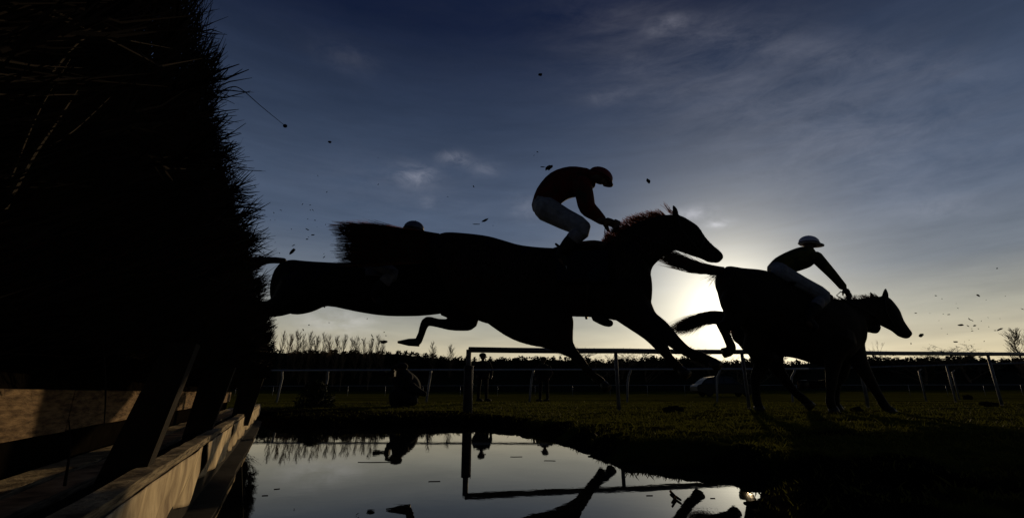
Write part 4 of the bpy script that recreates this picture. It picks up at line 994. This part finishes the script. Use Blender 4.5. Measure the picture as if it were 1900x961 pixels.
def poplar_mesh(seed):
    r = random.Random(seed); tr = MB(); cr = MB(); Hh = 10
    bend = [Vector((r.gauss(0, .03) * i, r.gauss(0, .03) * i, Hh * i / 8)) for i in range(9)]
    tr.tube(bend, [.10 * (1 - .9 * i / 8) for i in range(9)], 5)
    def on(u): i = min(int(u * 8), 7); return bend[i].lerp(bend[i + 1], u * 8 - i)
    for k in range(105):
        u = r.uniform(.10, .97); b = on(u); a = r.uniform(0, 6.283); L = (.7 + 1.3 * math.sin(math.pi * min(1, u * 1.05)) ) * r.uniform(.6, 1.1); sp = r.uniform(.2, .7)
        d = Vector((math.cos(a) * sp, math.sin(a) * sp, 1)).normalized(); e = b + d * L
        cr.tube([b, b.lerp(e, .5) + Vector((math.cos(a), math.sin(a), 0)) * .1, e], [.024, .017, .009], 3, False)
        for q in range(5):
            t = r.uniform(.2, 1); c = b.lerp(e, t); dd = (d + Vector((r.gauss(0, .2), r.gauss(0, .2), .35))).normalized(); cr.tube([c, c + dd * L * .35], [.012, .007], 3, False)
    return tr.mesh('trunk'), cr.mesh('crown')
kinds['poplar'] = [poplar_mesh(41 + i) for i in range(4)]
rowx = [(528, 617), (541, 620), (553, 616), (566, 621), (578, 618), (589, 624), (602, 620), (613, 624), (626, 626), (641, 621), (654, 629), (664, 626), (676, 630), (690, 629), (703, 625), (712, 632)]
ORD = 'first second third fourth fifth sixth seventh eighth ninth tenth eleventh twelfth thirteenth fourteenth fifteenth sixteenth'.split()
for i, (x, y) in enumerate(rowx):
    bare(x, y - 2, 112 + (i * 7) % 9, 'poplar', i, 'slender bare winter tree, %s from the brush fence in the row above the wood' % ORD[i], .8 + .2 * (i % 3), 'bare trees in the row beyond the hedge')
bare(804, 634, 118, 'poplar', 3, 'faint bare treetop above the folded foreleg and hoof', 1.1)
bare(836, 640, 118, 'poplar', 4, 'small bare tree just left of the padded post', 1.3)
for i, (x, y, w) in enumerate(((1102, 640, 1.4), (1124, 641, 1.3), (1150, 644, 1.4))):
    bare(x, y, 118, 'round', i, ('leftmost', 'middle', 'rightmost')[i] + ' of three small bare bushy trees between the big horse legs', w, 'bare trees between the horse legs')
bare(1194, 640, 116, 'round', 1, 'bare bushy tree beside the outstretched forelegs', 1.2)
bare(1311, 641, 116, 'round', 0, 'low dark tree under the bright gap at the sun', 1.2)
bare(1364, 656, 110, 'round', 1, 'brown bare tree beneath the tucked hind hoof', 1.4); bare(1398, 652, 110, 'round', 2, 'brown bare tree showing beneath the second tail', 1.5)
bare(1624, 631, 130, 'tall', 1, 'thin lone poplar below the two horse muzzles', 1.0)
bare(1700, 643, 115, 'round', 3, 'wide flat-topped bare tree above the right rail', 2.2)
bare(1786, 641, 115, 'round', 4, 'rounded bare tree near the right end of the rail', 1.6)
bare(1876, 608, 90, 'poplar', 5, 'tall leaning bare tree near the right edge', 1.9); bare(1902, 610, 92, 'poplar', 1, 'tall bare tree cut by the right edge', 1.1)

# rounded shrub on the far bank
def shrub(px, py, Y, w, h, label, n=2600, seed=1):
    p = P(px, py, Y); r = random.Random(seed); z = gz(p.x, Y)
    o = thing('shrub', label, 'shrub', (p.x, Y, z)); mb = MB()
    for i in range(n):
        a = r.uniform(0, 6.283); u = r.random() ** .4; v = r.uniform(0, math.pi / 2)
        c = Vector((p.x + w * u * math.cos(a) * math.cos(v), Y + w * .8 * u * math.sin(a) * math.cos(v), z + h * u * math.sin(v)))
        q = [c + Vector((r.gauss(0, 1), r.gauss(0, 1), r.gauss(0, 1))) * .022 for _ in range(3)]
        mb.add(q, [(0, 1, 2)])
    mb.build('foliage', MT['shrub'], o)
    mb = MB()
    for k in range(5):
        a = k * 1.3; mb.tube([Vector((p.x, Y, z - .02)), Vector((p.x + w * .5 * math.cos(a), Y + w * .4 * math.sin(a), z + h * .7))], [.015, .006], 6)
    mb.build('stem', MT['bark'], o)
shrub(583, 764, 9.6, .40, .50, 'low rounded dark shrub on the far bank left of the photographer')

# ------------------------------------------------------------------ flying and fallen turf
def clod_mesh(seed, k=1.0):
    r = random.Random(seed); bm = bmesh.new(); bmesh.ops.create_icosphere(bm, subdivisions=2, radius=1)
    for v in bm.verts:
        q = noise.noise(v.co * 1.6 + Vector((seed * 3.1, 0, 0))); v.co *= 1 + .55 * q + r.uniform(-.06, .06); v.co.x *= 1.35 * k; v.co.z *= .75
    me = bpy.data.meshes.new('turf_clod'); bm.to_mesh(me); bm.free(); me.materials.append(MT['clod']); return me
CM = [clod_mesh(i, 1 + .4 * (i % 3)) for i in range(6)]
def clod(px, py, rpx, Y, label, i, rot=0, sx=1, group='clods of turf kicked into the air', name='turf_clod'):
    o = bpy.data.objects.new(name, CM[i % 6]); COL.objects.link(o); o.location = P(px, py, Y); s = rpx * M(Y) * (.72 if px > 1720 and py < 700 else 1)
    o.scale = (s * sx, s, s); o.rotation_euler = (i * .7, rot, i * 1.1 if sx == 1 else 0); props(o, label, 'turf', group)
big = [(1003, 139, 3.6, 'lone clod high in the sky, topmost of the flying turf', 0, 1), (1203, 336, 4.6, 'dark clod flying to the right of the red-capped jockey', 0, 1), (1019, 311, 4.8, 'clod flying just above the back of the red-capped jockey', 0, 1),
       (612, 264, 3.0, 'clod in the blue sky above the stretched tail', 0, 1), (900, 409, 2.4, 'slanting sliver of turf above the big horse croup', -.5, 1.6), (884, 416, 1.2, 'thin flat sliver of turf beside the slanting one', 0, 2.5), (543, 466, 3.4, 'slanted clod above the rear horse rump', -.9, 1.8),
       (1709, 622, 3.2, 'clod just right of the leading horse muzzle', .2, 1), (1855, 611, 2.3, 'double clod near the right edge below eye level', -.4, 1.8), (1815, 548, 2.6, 'clod high on the right above the scatter', .6, 1.5), (1808, 604, 2.2, 'small clod left of the double clod', 0, 1),
       (1783, 603, 2.4, 'small clod in the middle of the right scatter', 0, 1.3), (1850, 498, 1.8, 'tiny clod highest at the right edge', 0, 1), (1773, 634, 2.2, 'clod low over the right rail', 0, 1.6), (712, 634, 3.5, 'clod left of the folded hoof', 0, 1), (1035, 456, 3, 'bit of turf behind the boot of the red-capped jockey', .7, 2)]
for i, (x, y, r_, lb, rot, sx) in enumerate(big): clod(x, y, r_, 5.9 + (i % 5) * .15, lb, i, rot, sx)
clod(1007, 310, 1.0, 5.9, 'thin shred of turf trailing the clod above the jockey', 3, .1, 4)
for i in range(96):
    if i < 36: x, y = rnd.gauss(560, 50), rnd.gauss(425, 50)
    elif i < 78: x, y = rnd.gauss(1795, 60), rnd.gauss(595, 40)
    elif i < 89: x, y = rnd.uniform(540, 720), rnd.uniform(585, 640)
    else: x, y = rnd.uniform(700, 1000), rnd.uniform(250, 420)
    clod(x, y, rnd.uniform(.5, 1.25), rnd.uniform(5.6, 7), 'tiny speck of turf flying in the air', i, rnd.uniform(-1, 1), rnd.choice((1, 1, 1.8)), 'tiny specks of flying turf')
for x, y, r_, lb in ((1250, 758, 15, 'rough clod of turf lying on the grass below the forelegs'), (1795, 735, 9, 'dark clod lying on the far turf at right'), (1590, 758, 13, 'clod of turf between the landing forelegs'), (1835, 748, 12, 'low dark clod on the turf near the right edge')):
    g0 = G(x, y + 6, .1); clod(x, y + 2, r_ * .55, g0.y, lb, int(x) % 6, 0, 1.1, 'clods lying on the turf', 'fallen_clod')
# floating scraps on the pool
def scrap(px, py, L, w, label, i, rot=0):
    L *= .75; w *= .8
    c = G(px, py, .004); mb = MB(); n = 7; r = random.Random(i); V = []
    for k in range(n):
        t = k / (n - 1) - .5; ww = w * (1 - (2 * t) ** 2) + w * .15
        q = Vector((t * L, .3 * L * t * t * r.uniform(-1, 1), 0)); V += [q + Vector((0, -ww, -.0035)), q + Vector((0, 0, -.0015)), q + Vector((0, ww, -.0035))]
    Fc = [(3 * k, 3 * k + 3, 3 * k + 4, 3 * k + 1) for k in range(n - 1)] + [(3 * k + 1, 3 * k + 4, 3 * k + 5, 3 * k + 2) for k in range(n - 1)]
    R = Matrix.Rotation(rot, 3, 'Z'); mb.add([c + R @ v for v in V], Fc)
    o = mb.build('floating_leaf', MT['leaf']); props(o, label, 'leaf', 'scraps floating on the pool')
    return o
sc = [(700, 856, .30, .02, 'long dark scrap floating below the reflection of the photographer', .05), (665, 866, .10, .012, 'short scrap floating left of the long one', 0), (545, 882, .06, .01, 'small scrap on the pool near the canvas side', .3), (628, 834, .16, .008, 'thin scrap below the reflected rail at left', 0),
      (806, 891, .07, .012, 'dark scrap floating left of the reflected post', .1), (778, 839, .05, .01, 'small scrap right of the reflected photographer', 0), (958, 846, .10, .008, 'pale thin scrap under the reflected person', .1), (1020, 853, .09, .008, 'thin scrap right of the reflected post', -.1), (1065, 858, .10, .009, 'scrap near the shore by the reflected leg', 0),
      (1205, 917, .035, .006, 'tiny scrap in the middle of the bright water', 0), (1322, 922, .025, .006, 'tiny dot of leaf at right of the forked twig', 0), (488, 870, .03, .006, 'tiny scrap close to the canvas wall', 1), (514, 905, .03, .007, 'tiny scrap low on the left water', .5), (492, 917, .03, .006, 'tiny scrap lower left near the wall', .2)]
for i, (x, y, L, w, lb, rot) in enumerate(q for k, q in enumerate(sc) if k not in (1, 2, 3, 5, 8, 11)): scrap(x, y, L, w, lb, i, rot)
o = thing('twig', 'small forked twig floating on the bright water at right', 'twig', G(1254, 920, .005)); mb = MB()
for a, b in (((1244, 911), (1254, 921)), ((1254, 921), (1263, 927)), ((1254, 921), (1247, 932))): mb.tube([G(*a, .006), G(*b, .006)], [.005, .004], 6)
mb.build('fork', MT['clod'], o, True)
